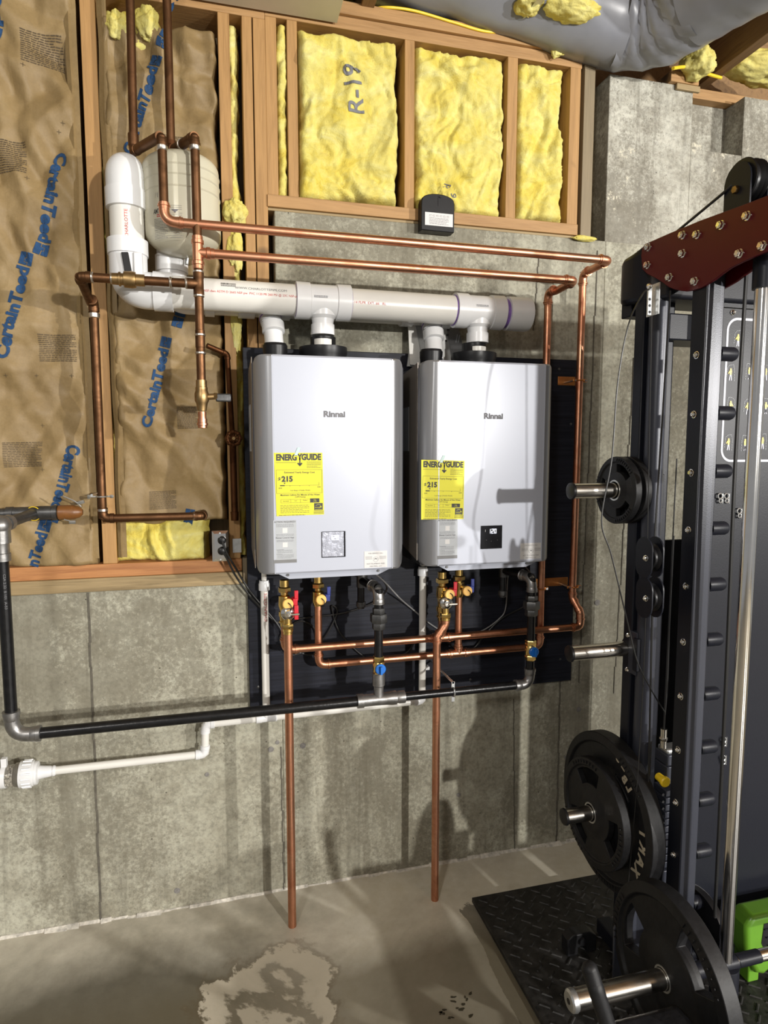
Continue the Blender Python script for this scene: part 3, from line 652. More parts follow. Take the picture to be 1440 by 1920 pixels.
# ================================================================== WATER HEATERS
YH = -.295
def heater():
    root = thing('water_heater', '', 'water heater', (.349, -.16, 1.251), 'wall-mounted tankless heaters')
    x0, x1, z0, z1 = .112, .586, 1.255, 1.926
    # back casing
    m = MB(); zc = .05
    prof = [(-.022, z0+.055), (-.235, z0+.055), (-.25, z0+.075), (-.25, z1-.02), (-.022, z1-.01)]
    P = [(x0-.004, y, z) for y, z in prof]
    m.prism(P, (x1-x0+.008, 0, 0)); m.build('casing', 'bodydark', root, bevel=.004)
    m = MB().prism([(x0-.0045, -.03, z0+.05), (x0-.0045, -.245, z0+.015), (x0-.0045, -.245, z1-.004), (x0-.0045, -.03, z1-.03)], (.002, 0, 0)); m.build('side_panel', 'bodyside', root)
    m = MB().box((x0-.006, -.15, z0+.38), (x0-.0045, -.06, z0+.53)); m.build('side_label', 'labelg', root)
    # front cover: lofted stations
    rc = .022; st = []
    n = 10
    for i in range(n+1):
        t = i/n; st.append((x0+.052*t, YH+.042*(1-t)**2.2, ))
    st += [(x0+.056, YH)]
    mid = len(st)
    st += [(x0+(x1-x0)*f, YH) for f in (.35, .6, .8)]+[(x1-.046, YH)]
    for i in range(1, n+1):
        t = 1-i/n; st.append((x1-.044*t, YH+.042*(1-t)**2.2))
    def zz(x):
        d = min(x-x0, x1-x); return 0 if d >= rc else rc-sqrt(max(0, rc*rc-(rc-d)**2))
    def cover(ss, mat, name):
        vs = []; fs = []
        for (x, y) in ss:
            c = zz(x); yb = -.238
            ed = .006
            vs += [(x, yb, z0+c), (x, y+ed, z0+c), (x, y, z0+c+ed), (x, y, z1-c-ed), (x, y+ed, z1-c), (x, yb, z1-c)]
        for i in range(len(ss)-1):
            for k in range(6): k2 = (k+1) % 6; fs.append((i*6+k, i*6+k2, (i+1)*6+k2, (i+1)*6+k))
        fs.append(tuple(range(6))); fs.append(tuple((len(ss)-1)*6+k for k in range(6)))
        return MB().add(vs, fs).build(name, mat, root, smooth=40)
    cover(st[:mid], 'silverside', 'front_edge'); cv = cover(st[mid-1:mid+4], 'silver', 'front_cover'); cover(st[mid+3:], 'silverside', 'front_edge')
    for x in (x0+.0535, x1-.0455): MB().box((x-.0016, YH-.0012, z0+.003), (x+.0016, YH+.01, z1-.003)).build('cover_trim', 'silver', root)
    # lower skirt
    zb = z0-.002
    MB().hexa([(x0+.10,-.262,zb-.020),(x1-.085,-.262,zb-.020),(x1-.085,-.258,zb-.020),(x0+.10,-.258,zb-.020),(x0+.055,-.268,zb+.004),(x1-.035,-.268,zb+.004),(x1-.035,-.262,zb+.004),(x0+.055,-.262,zb+.004)]).build('lower_skirt', 'silver', root)
    MB().box((x0+.01, -.235, z0-.004), (x1-.01, -.03, z0+.056)).build('base_plate', 'irondark', root)
    for xx in (x0+.095, x1-.085): MB().lathe((xx, -.266, zb-.006), (0,-1,0), [(0,.005),(.003,.004)], 10).build('screw', 'irondark', root)
    # lettering
    def on(px, py): return at(px, py, YH-.0006)
    X_, Z_ = (1, 0, 0), (0, 0, 1)
    printed('brand_lettering', [('t', 'Rinnai', 0, 0, .0250, .0011)], at(627, 777, YH-.0008), X_, Z_, 'inkg', root, sx=1.12)
    # top collars
    for (px, py, r0, h0, r1, h1, nm) in ((606, 658, .077, .044, .0415, .026, 'exhaust_collar'), (516, 655, .0385, .042, .036, .002, 'intake_collar')):
        c = at(px, py, -.135); c.z = 1.918
        MB().lathe(c, (0,0,1), [(0,r0*.96),(h0*.7,r0),(h0*.75+.006,r0*1.03),(h0+.012,r0*1.03),(h0+.014,r1+.004),(h0+.02,r1),(h0+.02+h1,r1),(h0+.02+h1,r1*.9)], 36).build(nm, 'black', root)
    for px in (548, 690): 
        p = at(px, 664, -.10); MB().box((p.x-.012, -.12, 1.915), (p.x+.012, -.09, 1.934)).build('cover_clip', 'galv', root, bevel=.002)
    return root
def yellow_label(root, px0, py0, tilt=0):
    # top-left pixel, 1 unit = 1 mm in a 148 x 200 mm sheet scaled
    P = at(px0, py0, YH-.0012); W_, H_ = .149, .192; right = V((1, 0, tilt)).normalized(); up = V((-tilt, 0, 1)).normalized()
    c = P+right*W_/2-up*H_/2
    m = MB().prism([P+V((0,0,0)), P+right*W_, P+right*(W_+.004)-up*H_, P+right*.006-up*(H_+.002)], (0, .001, 0))
    lab = m.build('energy_label', 'yellow', root, smooth=0)
    k = .149/1080.
    def q(x, y): return ((x-700)*k, (830-y)*k)    # from the zoomed crop of the label
    I = []
    def T(s, x, y, sz, b=0, k=1): a, d = q(x, y); I.append(('t', s, a, d, sz, b, k))
    def RR(x0, y0, x1, y1): a, d = q(x0, y1); e, f = q(x1, y0); I.append(('r', a, d, e, f))
    T('ENERG', 440, 243, .0255, .0013, .80); T('GUIDE', 990, 235, .0255, .0013, .80)
    T('Y', 735, 232, .0255, .0013, .80); RR(722, 240, 748, 390); I.append(('p', [q(672,372), q(700,350), q(735,385), q(770,350), q(795,372), q(735,438)]))
    RR(205,350,650,356); I.extend(dashes(*[q(890,0)[0], q(1212,0)[0]], q(0,480)[1], q(0,325)[1], 5, .0012, 5))
    for (a,b_,c_,d_) in ((210,510,1225,515),(210,1030,1235,1035),(210,510,215,1030),(1225,510,1230,1030)): RR(a,b_,c_,d_)
    T('Estimated Yearly Energy Cost', 725, 570, .0078, .0001); T('$', 275, 722, .015, .0005); T('215', 450, 720, .0225, .0012)
    I.append(('p', [q(370,795), q(412,795), q(391,832)])); RR(290,858,1160,863); RR(290,850,390,872); RR(1155,795,1161,863)
    for x in (510, 727, 940): RR(x-4, 862, x+4, 880)
    T('$200', 295, 918, .005); T('$500', 1160, 900, .005); T('Cost Range of Similar Models', 735, 972, .0052)
    T('Maximum Gallons Per Minute of Hot Water', 735, 1072, .0068, .0001); T('(GPM Rating)', 735, 1118, .006)
    RR(305,1170,1160,1174); RR(305,1244,960,1248)
    for x in (305, 522, 738): RR(x-2, 1170, x+2, 1248)
    RR(955,1158,1165,1250); RR(1045,1265,1238,1425)
    T('Very Small', 414, 1208, .0042); T('Low', 632, 1202, .0042); T('Medium', 845, 1196, .0042)
    I.extend(dashes(q(290,0)[0], q(930,0)[0], q(0,1480)[1], q(0,1290)[1], 6, .0011, 9)); I.extend(dashes(q(255,0)[0], q(840,0)[0], q(0,1545)[1], q(0,1500)[1], 1, .0014, 2)); RR(1035,1440,1262,1448); I.extend(dashes(q(1035,0)[0], q(1262,0)[0], q(0,1510)[1], q(0,1455)[1], 2, .0016, 4))
    printed('label_print', I, c-V((0, .0004, 0)), right, up, 'ink', lab)
    J = [('t', 'High', *q(1060,1190), .0045), ('t', '10 GPM', *q(1060,1222), .0035), ('p', [q(1080+i*12, 1320-28*sin(i/10*pi)) for i in range(11)]+[q(1200-i*12, 1326-28*sin((10-i)/10*pi)) for i in range(11)]),
         ('t', 'energy', *q(1120,1360), .0058), ('r', *q(1060,1412), *q(1225,1406))]
    s_ = [q(1195+ (26 if i % 2 == 0 else 11)*sin(i*pi/5), 1350-(26 if i % 2 == 0 else 11)*cos(i*pi/5)) for i in range(10)]; J.append(('p', s_))
    printed('label_print', J, c-V((0, .0008, 0)), right, up, 'yellow', lab)
    a = P+right*.068+up*.004
    MB().prism([a-right*.006-up*.012, a+right*.004-up*.012, a+right*.014+up*.012, a+right*.005+up*.012], (0, -.0006, 0)).build('tape', 'tape', root)
def grey_label(root, px0, py0, k0=1.0):
    P = at(px0, py0, YH-.001); W_, H_ = .0765*k0, .143*k0
    lab = MB().box((P.x, YH-.001, P.z-H_), (P.x+W_, YH+.0005, P.z)).build('notice_label', 'labelg', root)
    c = V((P.x+W_/2, YH-.0014, P.z-H_/2)); u = H_/800
    q = lambda x, y: ((x-325)*u, (540-y)*u)
    I = [('t', 'ACTION REQUIRED!', *q(325,172), .0078*k0, .0002), ('t', 'Rinnai Central App', *q(325,468), .0078*k0, .0001)]
    for (a, b_, x0, x1, n_) in ((205,270,165,490,3),(395,440,165,495,2),(505,545,170,480,2),(680,700,165,300,1),(690,760,180,460,3),(768,780,165,270,1),(780,860,180,480,4)):
        I += dashes(q(x0,0)[0], q(x1,0)[0], q(0,b_)[1], q(0,a)[1], n_, .0011*k0, a)
    printed('label_print', I, c, (1,0,0), (0,0,1), 'inkg', lab)
    printed('code_patch', [('r', *q(280,380), *q(372,285)), ('r', *q(280,645), *q(372,555))], c, (1,0,0), (0,0,1), 'white', lab)
    printed('label_foot', [('r', *q(115,942), *q(538,878))], c-V((0,.0002,0)), (1,0,0), (0,0,1), 'labeld', lab)
def service_label(root, px0, py0, px1, py1):
    P, Q = at(px0, py0, YH-.001), at(px1, py1, YH-.001)
    lab = MB().box((P.x, YH-.001, Q.z), (Q.x, YH+.0005, P.z)).build('service_label', 'labelg' if 0 else 'white', root)
    c = V(((P.x+Q.x)/2, YH-.0014, (P.z+Q.z)/2)); w_, h_ = Q.x-P.x, P.z-Q.z
    I = [('t', 'FOR SERVICE CALL', 0, h_*.36, .0058), ('t', 'HOT PLUMBING AND', 0, -h_*.27, .0062), ('t', 'HEATING, LLC', 0, -h_*.42, .0062)]
    I += dashes(-w_*.45, -w_*.16, 0, h_*.2, 3, .0011, 3)+dashes(w_*.16, w_*.45, 0, h_*.2, 3, .0011, 4)
    n = 24; R1, R2 = .0085, .0078
    for i in range(n):
        a, b_ = 2*pi*i/n, 2*pi*(i+1)/n; I.append(('p', [(R1*cos(a), R1*sin(a)), (R1*cos(b_), R1*sin(b_)), (R2*cos(b_), R2*sin(b_)), (R2*cos(a), R2*sin(a))]))
    I += [('r', -.004, .0015, .004, .003), ('r', -.0008, .001, .0008, .005), ('r', .0025, -.002, .004, .002), ('r', -.004, -.001, -.002, .002)]
    printed('label_print', I, c, (1,0,0), (0,0,1), 'inkg', lab)
def display(root, px0, py0, px1, py1, film):
    P, Q = at(px0, py0, YH-.002), at(px1, py1, YH-.002)
    fr_ = MB().box((P.x, YH-.003, Q.z), (Q.x, YH+.002, P.z)).build('control_panel', 'screenb', root, bevel=.001)
    if film: MB().box((P.x+.0015, YH-.0036, Q.z+.003), (Q.x-.006, YH-.003, P.z-.0015)).build('protective_film', 'screen', fr_)
    c = V(((P.x+Q.x)/2+.002, YH-.0042, P.z-(P.z-Q.z)*.24))
    seg = {'1': 'bc', '2': 'abged', '0': 'abcdef'}; I = []; w_, h_, t = .0075, .015, .0018
    for i, ch in enumerate('120'):
        ox = (i-1)*.0105
        for s in seg[ch]:
            B = {'a': (-w_/2, h_/2-t, w_/2, h_/2), 'g': (-w_/2, -t/2, w_/2, t/2), 'd': (-w_/2, -h_/2, w_/2, -h_/2+t), 'b': (w_/2-t, 0, w_/2, h_/2), 'c': (w_/2-t, -h_/2, w_/2, 0), 'f': (-w_/2, 0, -w_/2+t, h_/2), 'e': (-w_/2, -h_/2, -w_/2+t, 0)}[s]
            I.append(('r', B[0]+ox, B[1], B[2]+ox, B[3]))
    printed('digits', I, c, (1,0,0), (0,0,1), 'lcd', fr_)
    D = [('r', -.022, -.030, -.021, -.029), ('r', -.004, -.034, -.003, -.033), ('r', .018, -.031, .019, -.030), ('r', -.026, -.002, -.025, .006)]
    printed('indicator_marks', D, c, (1,0,0), (0,0,1), 'white' if not film else 'inkg', fr_)
h1 = heater(); h2 = copy_tree(h1)
h1['label'] = 'left silver tankless water heater with a silvery film on its display'
h2['label'] = 'right silver tankless water heater with a black display showing digits'
h2.location.x += .532; h2.location.z += .001; DX = .532
yellow_label(h1, 513, 849, .0); grey_label(h1, 512, 976, .93); service_label(h1, 683, 1034, 726, 1063); display(h1, 603, 997, 648, 1044, True)
WLs = WL[h2.name]; WL[h2.name] = h2.location.copy()
yellow_label(h2, 790, 862, -.028); grey_label(h2, 820, 973, .93); service_label(h2, 976, 1019, 1015, 1047); display(h2, 902, 986, 941, 1028, False)

# ================================================================== WHITE VENT PIPES
YV, RV = -.155, .0485
vt = thing('exhaust_vent_pipe', 'large white plastic vent manifold running above both heaters', 'pipe', (.3, YV, 2.1))
a = at(330, 546, YV); b = at(990, 593, YV); zc = (a.z+b.z)/2; a.z = zc+.003; b.z = zc-.003; AX = (b-a).normalized()
def vx(px, py=575): return a+AX*((at(px, py, YV).x-a.x)/AX.x)
t1, t2 = vx(605), vx(896)
def cseg(p, q, name='pipe', mat='pvc'): return pipe(vt, p, q, RV, mat, name, 32)
s1 = cseg(a-AX*.02, t1); s2 = cseg(t1, t2); cseg(t2, b-AX*.03)
def teev(root, p, r, rb, L, B):
    m = MB(); k = 1.10
    for d in (AX, -AX): m.lathe(p, d, [(0, r*k), (L*.48, r*k), (L*.5, r*1.19), (L, r*1.20), (L, r*1.0)], 36)
    m.lathe(p, (0,0,-1), [(0, rb*1.55), (r*.95, rb*1.5), (r*1.15, rb*1.2), (r*1.5, rb*1.12), (r*1.5, rb*1.26), (B, rb*1.26), (B, rb)], 32)
    return m.build('tee', 'pvcfit', root, smooth=30)
RB = .030
teev(vt, t1, RV, RB, .088, .106); teev(vt, t2, RV, RB, .088, .106)
for t_ in (t1, t2): pipe(vt, t_-V((0,0,.12)), V((t_.x, t_.y, 1.96)), RB, 'pvc', 'drop_pipe', 28)
for p_ in (vx(555), vx(655), vx(850)): MB().lathe(p_-AX*.002, AX, [(0, RV*1.01), (.0005, RV*1.04), (.004, RV*1.04), (.0045, RV*1.01)], 36).build('primer_ring', 'purple', vt)
pr_ = vx(938); MB().lathe(pr_, AX, [(0, RV*1.005), (.022, RV*1.005)], 36).build('primer_ring', 'purple', vt)
cp = vx(948); MB().lathe(cp, AX, [(0, RV*1.03), (.001, RV*1.18), (.075, RV*1.20), (.085, RV*1.16), (.088, RV*1.0)], 36).build('end_cap', 'pvcfit', vt)
# lower-left elbow and riser
ev = at(238, 420, YV); E0 = V((ev.x, YV, a.z)); up_ = V((E0.x, YV, 0))
ztop = at(238, 340, YV).z
elb = [V((E0.x+.075+.05, YV, a.z+.0)), V((E0.x+.07, YV, a.z)), V((E0.x+.045, YV, a.z+.006)), V((E0.x+.018, YV, a.z+.022)), V((E0.x+.004, YV, a.z+.046)), V((E0.x, YV, a.z+.075)), V((E0.x, YV, a.z+.09))]
elb = fillet([a-AX*.02, V((E0.x, YV, a.z)), V((E0.x, YV, a.z+.11))], .085, 12)
m = MB().tube(elb, RV*1.12, 30)
zh = at(238, 452, YV).z
m.lathe((E0.x, YV, zh-.045), (0,0,1), [(0, RV*1.1), (.002, RV*1.2), (.045, RV*1.2), (.045, RV)], 34)
p_ = V((at(288,545,YV).x, YV, a.z)); m.lathe(p_, AX, [(0, RV*1.1), (.001, RV*1.2), (.056, RV*1.2), (.056, RV)], 34)
m.build('elbow', 'pvcfit', vt)
MB().prism([(E0.x+.02, YV-RV*1.2, a.z+.0), (E0.x+.045, YV-RV*1.2, a.z+.0), (E0.x+.045, YV-RV*1.2, zh-.045), (E0.x+.02, YV-RV*1.2, zh-.045)], (0, .03, 0)).build('elbow_rib', 'pvcfit', vt, bevel=.004)
vr = pipe(vt, (E0.x, YV, zh-.03), (E0.x, YV, ztop-.02), RV, 'pvc', 'riser', 32)
z1_, z0_ = at(238, 358, YV).z, at(238, 394, YV).z
MB().lathe((E0.x, YV, z0_), (0,0,1), [(0, RV), (.001, RV*1.18), (z1_-z0_, RV*1.2), (z1_-z0_+.001, RV*1.1)], 36).build('coupling', 'pvcfit', vt)
zt = at(238, 325, YV).z
m = MB().tube(fillet([(E0.x, YV, z1_-.01), (E0.x, YV, zt+.01), (E0.x, .0, zt+.01), (E0.x, .1, zt+.01)], .062, 12), RV*1.13, 32)
m.lathe((E0.x, YV+.065, zt+.01), (0,1,0), [(0, RV*1.1), (.001, RV*1.22), (.05, RV*1.22)], 34); m.build('top_elbow', 'pvcfit', vt)
MB().tube(smooth_path([at(226,468,YV-.062), at(235,483,YV-.066), at(243,505,YV-.064), at(247,520,YV-.05)]), [.003,.0085]+[.009]*20+[.009,.006,.003][:3], 10) if 0 else None
pa_ = [at(227,472,YV-.063), at(240,472,YV-.063), at(249,520,YV-.066), at(235,520,YV-.066)]
MB().prism(pa_, (0, .008, 0)).build('black_clip', 'black', vt, bevel=.002)
# print on the pipes
FR = (0, -1, 0)
def pipeprint(root, name, s, px, py, axp, axd, r, right, up, size, mat='inkr', sx=1.0, bold=0):
    c = at(px, py, V(axp).y-r-.002); printed(name, [('t', s, 0, 0, size, bold)], c, right, up, mat, root, oncyl(axp, axd, r), .02, sx)
pipeprint(vt, 'pipe_print', 'CHARLOTTE', 237, 418, (E0.x, YV, zh), (0,0,1), RV, (0,0,1), (-1,0,0), .0135, sx=1.05)
pipeprint(vt, 'pipe_print', 'WWW.CHARLOTTEPIPE.COM', 490, 541, a, AX, RV, AX, (0,0,1), .0125, 'inkg', .95)
pipeprint(vt, 'pipe_print', 'SO NSF-dwv ASTM D 2665 NSF-pw  PVC 1120 PR 260 PSI @ 23C NSF-pw', 468, 550, a, AX, RV, AX, (0,0,1), .0098, 'inkr', 1.0)
pipeprint(vt, 'pipe_print', '08-14 PLPR  EXT. #6   RL', 690, 568, a, AX, RV, AX, (0,0,1), .0115, 'inkr', 1.0)
c = at(428, 529, YV-RV*.95)
r = random.Random(5); xx = -.022; I = []
while xx < .022: w_ = r.choice((.0006, .001, .0015)); I.append(('r', xx, -.004, xx+w_, .004)); xx += w_+r.choice((.0007, .0012))
I += dashes(-.022, .022, -.013, -.0055, 2, .002, 8)
printed('barcode', I, c, AX, (0,0,1), 'ink', vt, oncyl(a, AX, RV))
for q_, px_, py_ in ((t1, 602, 556), (t2, 905, 573)):
    printed('moulded_print', dashes(-.022, .022, -.004, .004, 2, .0022, int(px_)), at(px_, py_, YV-RV*1.1), AX, (0,0,1), 'inkg', vt, oncyl(a, AX, RV*1.1))

YI, RI = -.052, .043
it_ = thing('intake_vent_pipe', 'white plastic air intake pipe hidden close behind the vent manifold', 'pipe', (.3, YI, 2.05))
i0, i1 = at(352, 560, YI), at(842, 588, YI); zz_ = (i0.z+i1.z)/2-.004; i0.z = i1.z = zz_
pipe(it_, i0, i1, RI, 'pvc', 'pipe', 28)
def ix(px): p = at(px, 580, YI); return V((p.x, YI, zz_))
for p0, p1 in ((384,402),(446,477),(524,543),(750,772),(823,843)):
    q0, q1 = ix(p0), ix(p1); MB().lathe(q0, AX, [(0, RI), (.001, RI*1.14), ((q1-q0).length, RI*1.14), ((q1-q0).length+.001, RI)], 30).build('hub', 'pvcfit', it_)
for k_, pp in enumerate(((500, 592, 512, 618, 516, 652), (806, 606, 812, 632, 816, 664))):
    q0 = V((at(pp[0],pp[1],YI).x, YI, zz_)); q1 = at(pp[2], pp[3], -.105); q2 = at(pp[4], pp[5], -.135); q2.z = 1.945
    MB().tube([q0, q0.lerp(q1,.3), q0.lerp(q1,.75)], .035, 26).build('tee_branch', 'pvcfit', it_)
    d_ = (q1-q0).normalized(); MB().lathe(q0+d_*.058, d_, [(0,.030),(.001,.0365),(.004,.0365),(.0045,.030)], 28).build('primer_ring', 'purple', it_)
    m = MB(); m.tube(fillet([q0.lerp(q1,.55), q1+V((0,0,-.004)), q2], .05, 8), .0305, 26); m.lathe(q1+V((0,-.004,.006)), (q2-q1), [(-.016,.0315),(-.014,.0365),(.016,.0365),(.018,.031)], 28); m.build('elbow', 'pvcfit', it_)
# vertical leg behind the tank
j1 = at(322, 470, -.03); j0 = V((j1.x, -.03, j1.z-.0)); m = MB().tube(fillet([(j1.x, YI, j1.z+.12), (j1.x, YI, zz_), (i0.x+.05, YI, zz_)], .075, 10), RI*1.05, 28); m.build('riser_elbow', 'pvcfit', it_)
MB().lathe((j1.x, YI, at(322,512,YI).z), (0,0,1), [(0, RI*1.05), (.001, RI*1.17), (.05, RI*1.17), (.051, RI)], 28).build('hub', 'pvcfit', it_)

# ================================================================== EXPANSION TANK
tk = thing('expansion_tank', 'cream coloured expansion tank hanging behind the two aged copper drops', 'tank', at(344, 480, -.13))
tb, tt = at(346, 480, -.13), at(338, 298, -.13); td = (tt-tb).normalized(); L_ = (tt-tb).length; RT = .112
pf = []
for i in range(9): t_ = i/8; pf.append((L_*.20*(1-cos(t_*pi/2)), max(.002, RT*sin(t_*pi/2))))
for f_ in (.585, .70, .80): pf += [(L_*f_-.003, RT), (L_*f_, RT*1.022), (L_*f_+.003, RT)]
for i in range(9): t_ = i/8; pf.append((L_*.86+L_*.14*sin(t_*pi/2), max(.002, RT*(.32+.68*cos(t_*pi/2)**.8)) if i < 8 else .002))
MB().lathe(tb, td, pf, 48).build('tank_body', 'cream', tk)
MB().lathe(tb+td*L_*.995, td, [(0,.020),(.012,.020),(.014,.016)], 20).build('blue_cap', 'blueh', tk, label='small blue plastic cap'); 
bpy.data.objects['blue_cap'].data.materials[0] = simple('light_blue_cap', (.12, .26, .62), .4)
MB().cyl(at(352,480,-.10), at(350,496,-.10), .006, 12).build('air_valve', 'galv', tk)
tf = oncyl(tb, td, RT)
Rt = V((td.z, 0, -td.x))
c = at(290, 396, -.13-RT*.8)
printed('tank_label', [('t', 'AMTROL', 0, 0, .019, .0004)], at(291, 391, -.13-RT), Rt, td, 'ink', tk, tf, .01)
printed('tank_label_red', dashes(-.018, .026, -.005, .005, 2, .003, 3), at(292, 399, -.13-RT), Rt, td, 'inkr', tk, tf, .01)
printed('tank_small_print', dashes(-.035, .03, -.03, .03, 14, .0012, 6)+dashes(.036, .075, -.03, .065, 18, .001, 7)+[('p', [(.044,.052),(.066,.052),(.055,.042)])], at(292, 424, -.13-RT), Rt, td, 'inkg', tk, tf, .01)
printed('tank_mark', [('t', '/ I 5', 0, 0, .02)], at(285, 360, -.13-RT), Rt, td, 'inkg', tk, tf, .01)

# ================================================================== WATER LINES
YC, YR, RC, RO = -.272, -.10, .0132, .0128
UPt = V((0,0,1))
def vat(px, py, y, x=None, z=None):
    p = at(px, py, y)
    if x is not None: p.x = x
    if z is not None: p.z = z
    return p
# --- first line: hot
hl = thing('hot_water_line', 'copper water line forming the upper of the two long parallel runs', 'pipe', (.6, YC, 2.3))
b0 = at(251, 284, YR); f0 = at(300, 256, YC)
pipe(hl, at(240, -160, YR), b0, RO, 'cuold'); MB().lathe(b0+UPt*.02, UPt, [(0,RO*1.1),(.002,RO*1.22),(.03,RO*1.22),(.031,RO)], 18).build('coupling', 'cuold', hl)
elbow(hl, b0+UPt, b0, f0, RO, .016, 'cuold')
pipe(hl, b0, f0, RO*1.12, 'cuold')
d0 = vat(309, 415, YC); dn0 = V((f0.x, YC, f0.z)); d0.x = at(306, 340, YC).x
f0.x = d0.x
elbow(hl, b0, f0, d0, RO, .018, 'cuold'); pipe(hl, f0, V((d0.x, YC, at(305,378,YC).z)), RO, 'cuold', 'old_drop')
MB().lathe(V((f0.x, YC, f0.z-.038)), UPt, [(0,RO*1.05),(.004,RO*1.25),(.012,RO*1.25),(.014,RO)], 18).build('solder_ring', 'solder', hl)
r0 = at(345, 420, YC); r1 = at(1135, 486, YC); zr = (r0.z+r1.z)/2; cA = V((d0.x, YC, zr+.002)); cB = V((at(1143, 489, YC).x, YC, zr-.002))
elbow(hl, cA+UPt, cA, cB, RC, .034, 'cu', bead=True); pipe(hl, V((d0.x,YC,at(305,378,YC).z)), cA+UPt*.03, RC, 'cuold', 'drop')
pipe(hl, cA+V((.03,0,0)), cB-V((.03,0,0)), RC, 'cu', 'long_run')
cC = V((at(1093, 519, YR).x, YR, zr-.002))
elbow(hl, cA, cB, cC, RC, .026, 'cu', bead=True); pipe(hl, cB+(cC-cB)*.15, cC-(cC-cB)*.15, RC, 'cu')
zk = at(1075, 1130, YR).z; cD = V((cC.x, YR, zk+.02)); elbow(hl, cB, cC, cD, RC, .026, 'cu', bead=True)
YM = -.135
zm = at(820, 1196, YM).z; xm = at(1083, 1180, YM).x
cD.x = at(1073, 1122, YR).x; cC2 = V((cD.x, YR, cC.z)); 
pipe(hl, cC-UPt*.02, cD+UPt*.012, RC, 'cu', 'riser')
cE = V((xm+.012, YM+.005, zm+.055)); cF = V((xm+.012, YM, zm))
elbow(hl, cC, cD, cE, RC, .02, 'cu', bead=True); pipe(hl, cD, cE, RC, 'cu'); elbow(hl, cD, cE, cF, RC, .016, 'cu', bead=False)
cG = V((at(545, 1218, YM).x, YM, zm)); elbow(hl, cE, cF, cG, RC, .022, 'cu', bead=True)
cT = V((at(828, 1195, YM).x, YM, zm))
pipe(hl, cF-V((.02,0,0)), cT, RC, 'cu', 'manifold_run'); pipe(hl, cT, cG+V((.02,0,0)), RC, 'cu', 'manifold_run')
xh1, xc1, xg1 = at(533, 1100, YM).x, at(599, 1100, YM).x, at(682, 1090, -.14).x
cG.x = xh1
elbow(hl, cT, cG, cG+UPt, RC, .026, 'cu', bead=True)
pipe(hl, cG+UPt*.03, V((xh1, YM, at(533,1168,YM).z)), RC, 'cu', 'heater_riser')
tee(hl, cT, (1,0,0), (0,0,1), RC, .042, .036, 'cu', bead=True)
pipe(hl, cT, V((cT.x, YM, at(825,1160,YM).z)), RC, 'cu', 'heater_riser')
# --- second line: cold
cl = thing('cold_water_line', 'copper water line with a tee forming the lower of the two long parallel runs', 'pipe', (.6, YC, 2.2))
b0 = at(321, 284, YR); f0 = at(361, 256, YC); xv = at(370, 440, YC).x; f0.x = xv
pipe(cl, at(308, -160, YR), b0, RO, 'cuold'); elbow(cl, b0+UPt, b0, f0, RO, .018, 'cudark', k=1.3)
pipe(cl, b0, f0, RO*1.12, 'cuold'); elbow(cl, b0, f0, f0-UPt, RO, .018, 'cuold')
MB().lathe(V((f0.x, YC, f0.z-.038)), UPt, [(0,RO*1.05),(.004,RO*1.25),(.012,RO*1.25),(.014,RO)], 18).build('solder_ring', 'solder', cl)
MB().lathe(b0.lerp(f0,.45), (f0-b0), [(0,RO*1.1),(.003,RO*1.3),(.010,RO*1.3),(.012,RO)], 18).build('solder_ring', 'solder', cl)
s0 = at(400, 478, YC); s1_ = at(1070, 524, YC); zs = (s0.z+s1_.z)/2
kT = V((xv, YC, zs)); kB = V((at(1078, 527, YC).x, YC, zs))
pipe(cl, f0, kT+UPt*.02, RO, 'cuold', 'old_drop'); tee(cl, kT, UPt, (1,0,0), RC, .046, .046, 'cu', bead=True)
pipe(cl, kT, kB-V((.02,0,0)), RC, 'cu', 'long_run')
kC = V((at(1036, 550, YR).x, YR, zs)); elbow(cl, kT, kB, kC, RC, .026, 'cu', bead=True); pipe(cl, kB.lerp(kC,.15), kB.lerp(kC,.85), RC, 'cu')
zc2 = at(865, 1230, YM).z; kD = V((kC.x+.004, YR, zc2)); kD.x = at(1020, 1190, YM-.0).x+.002
kC.x = kD.x
elbow(cl, kB, kC, kD, RC, .026, 'cu', bead=True); kD.y = kC.y
pipe(cl, kC-UPt*.02, kD+UPt*.02, RC, 'cu', 'riser')
YM2 = YR
kG = V((xc1, YM2, zc2)); kU = V((at(867, 1100, YM).x, YM2, zc2))
elbow(cl, kC, kD, kG, RC, .026, 'cu', bead=True); pipe(cl, kD-V((.02,0,0)), kG+V((.02,0,0)), RC, 'cu', 'manifold_run')
elbow(cl, kD, kG, kG+UPt, RC, .026, 'cu', bead=True); tee(cl, kU, (1,0,0), UPt, RC, .046, .036, 'cu', bead=True)
zvb1, zvb2 = at(597, 1135, YM).z, at(867, 1115, YM).z
pipe(cl, kG+UPt*.02, V((xc1, YM2, zvb1)), RC, 'cu', 'heater_riser'); pipe(cl, kU, V((kU.x, YM2, zvb2)), RC, 'cu', 'heater_riser')
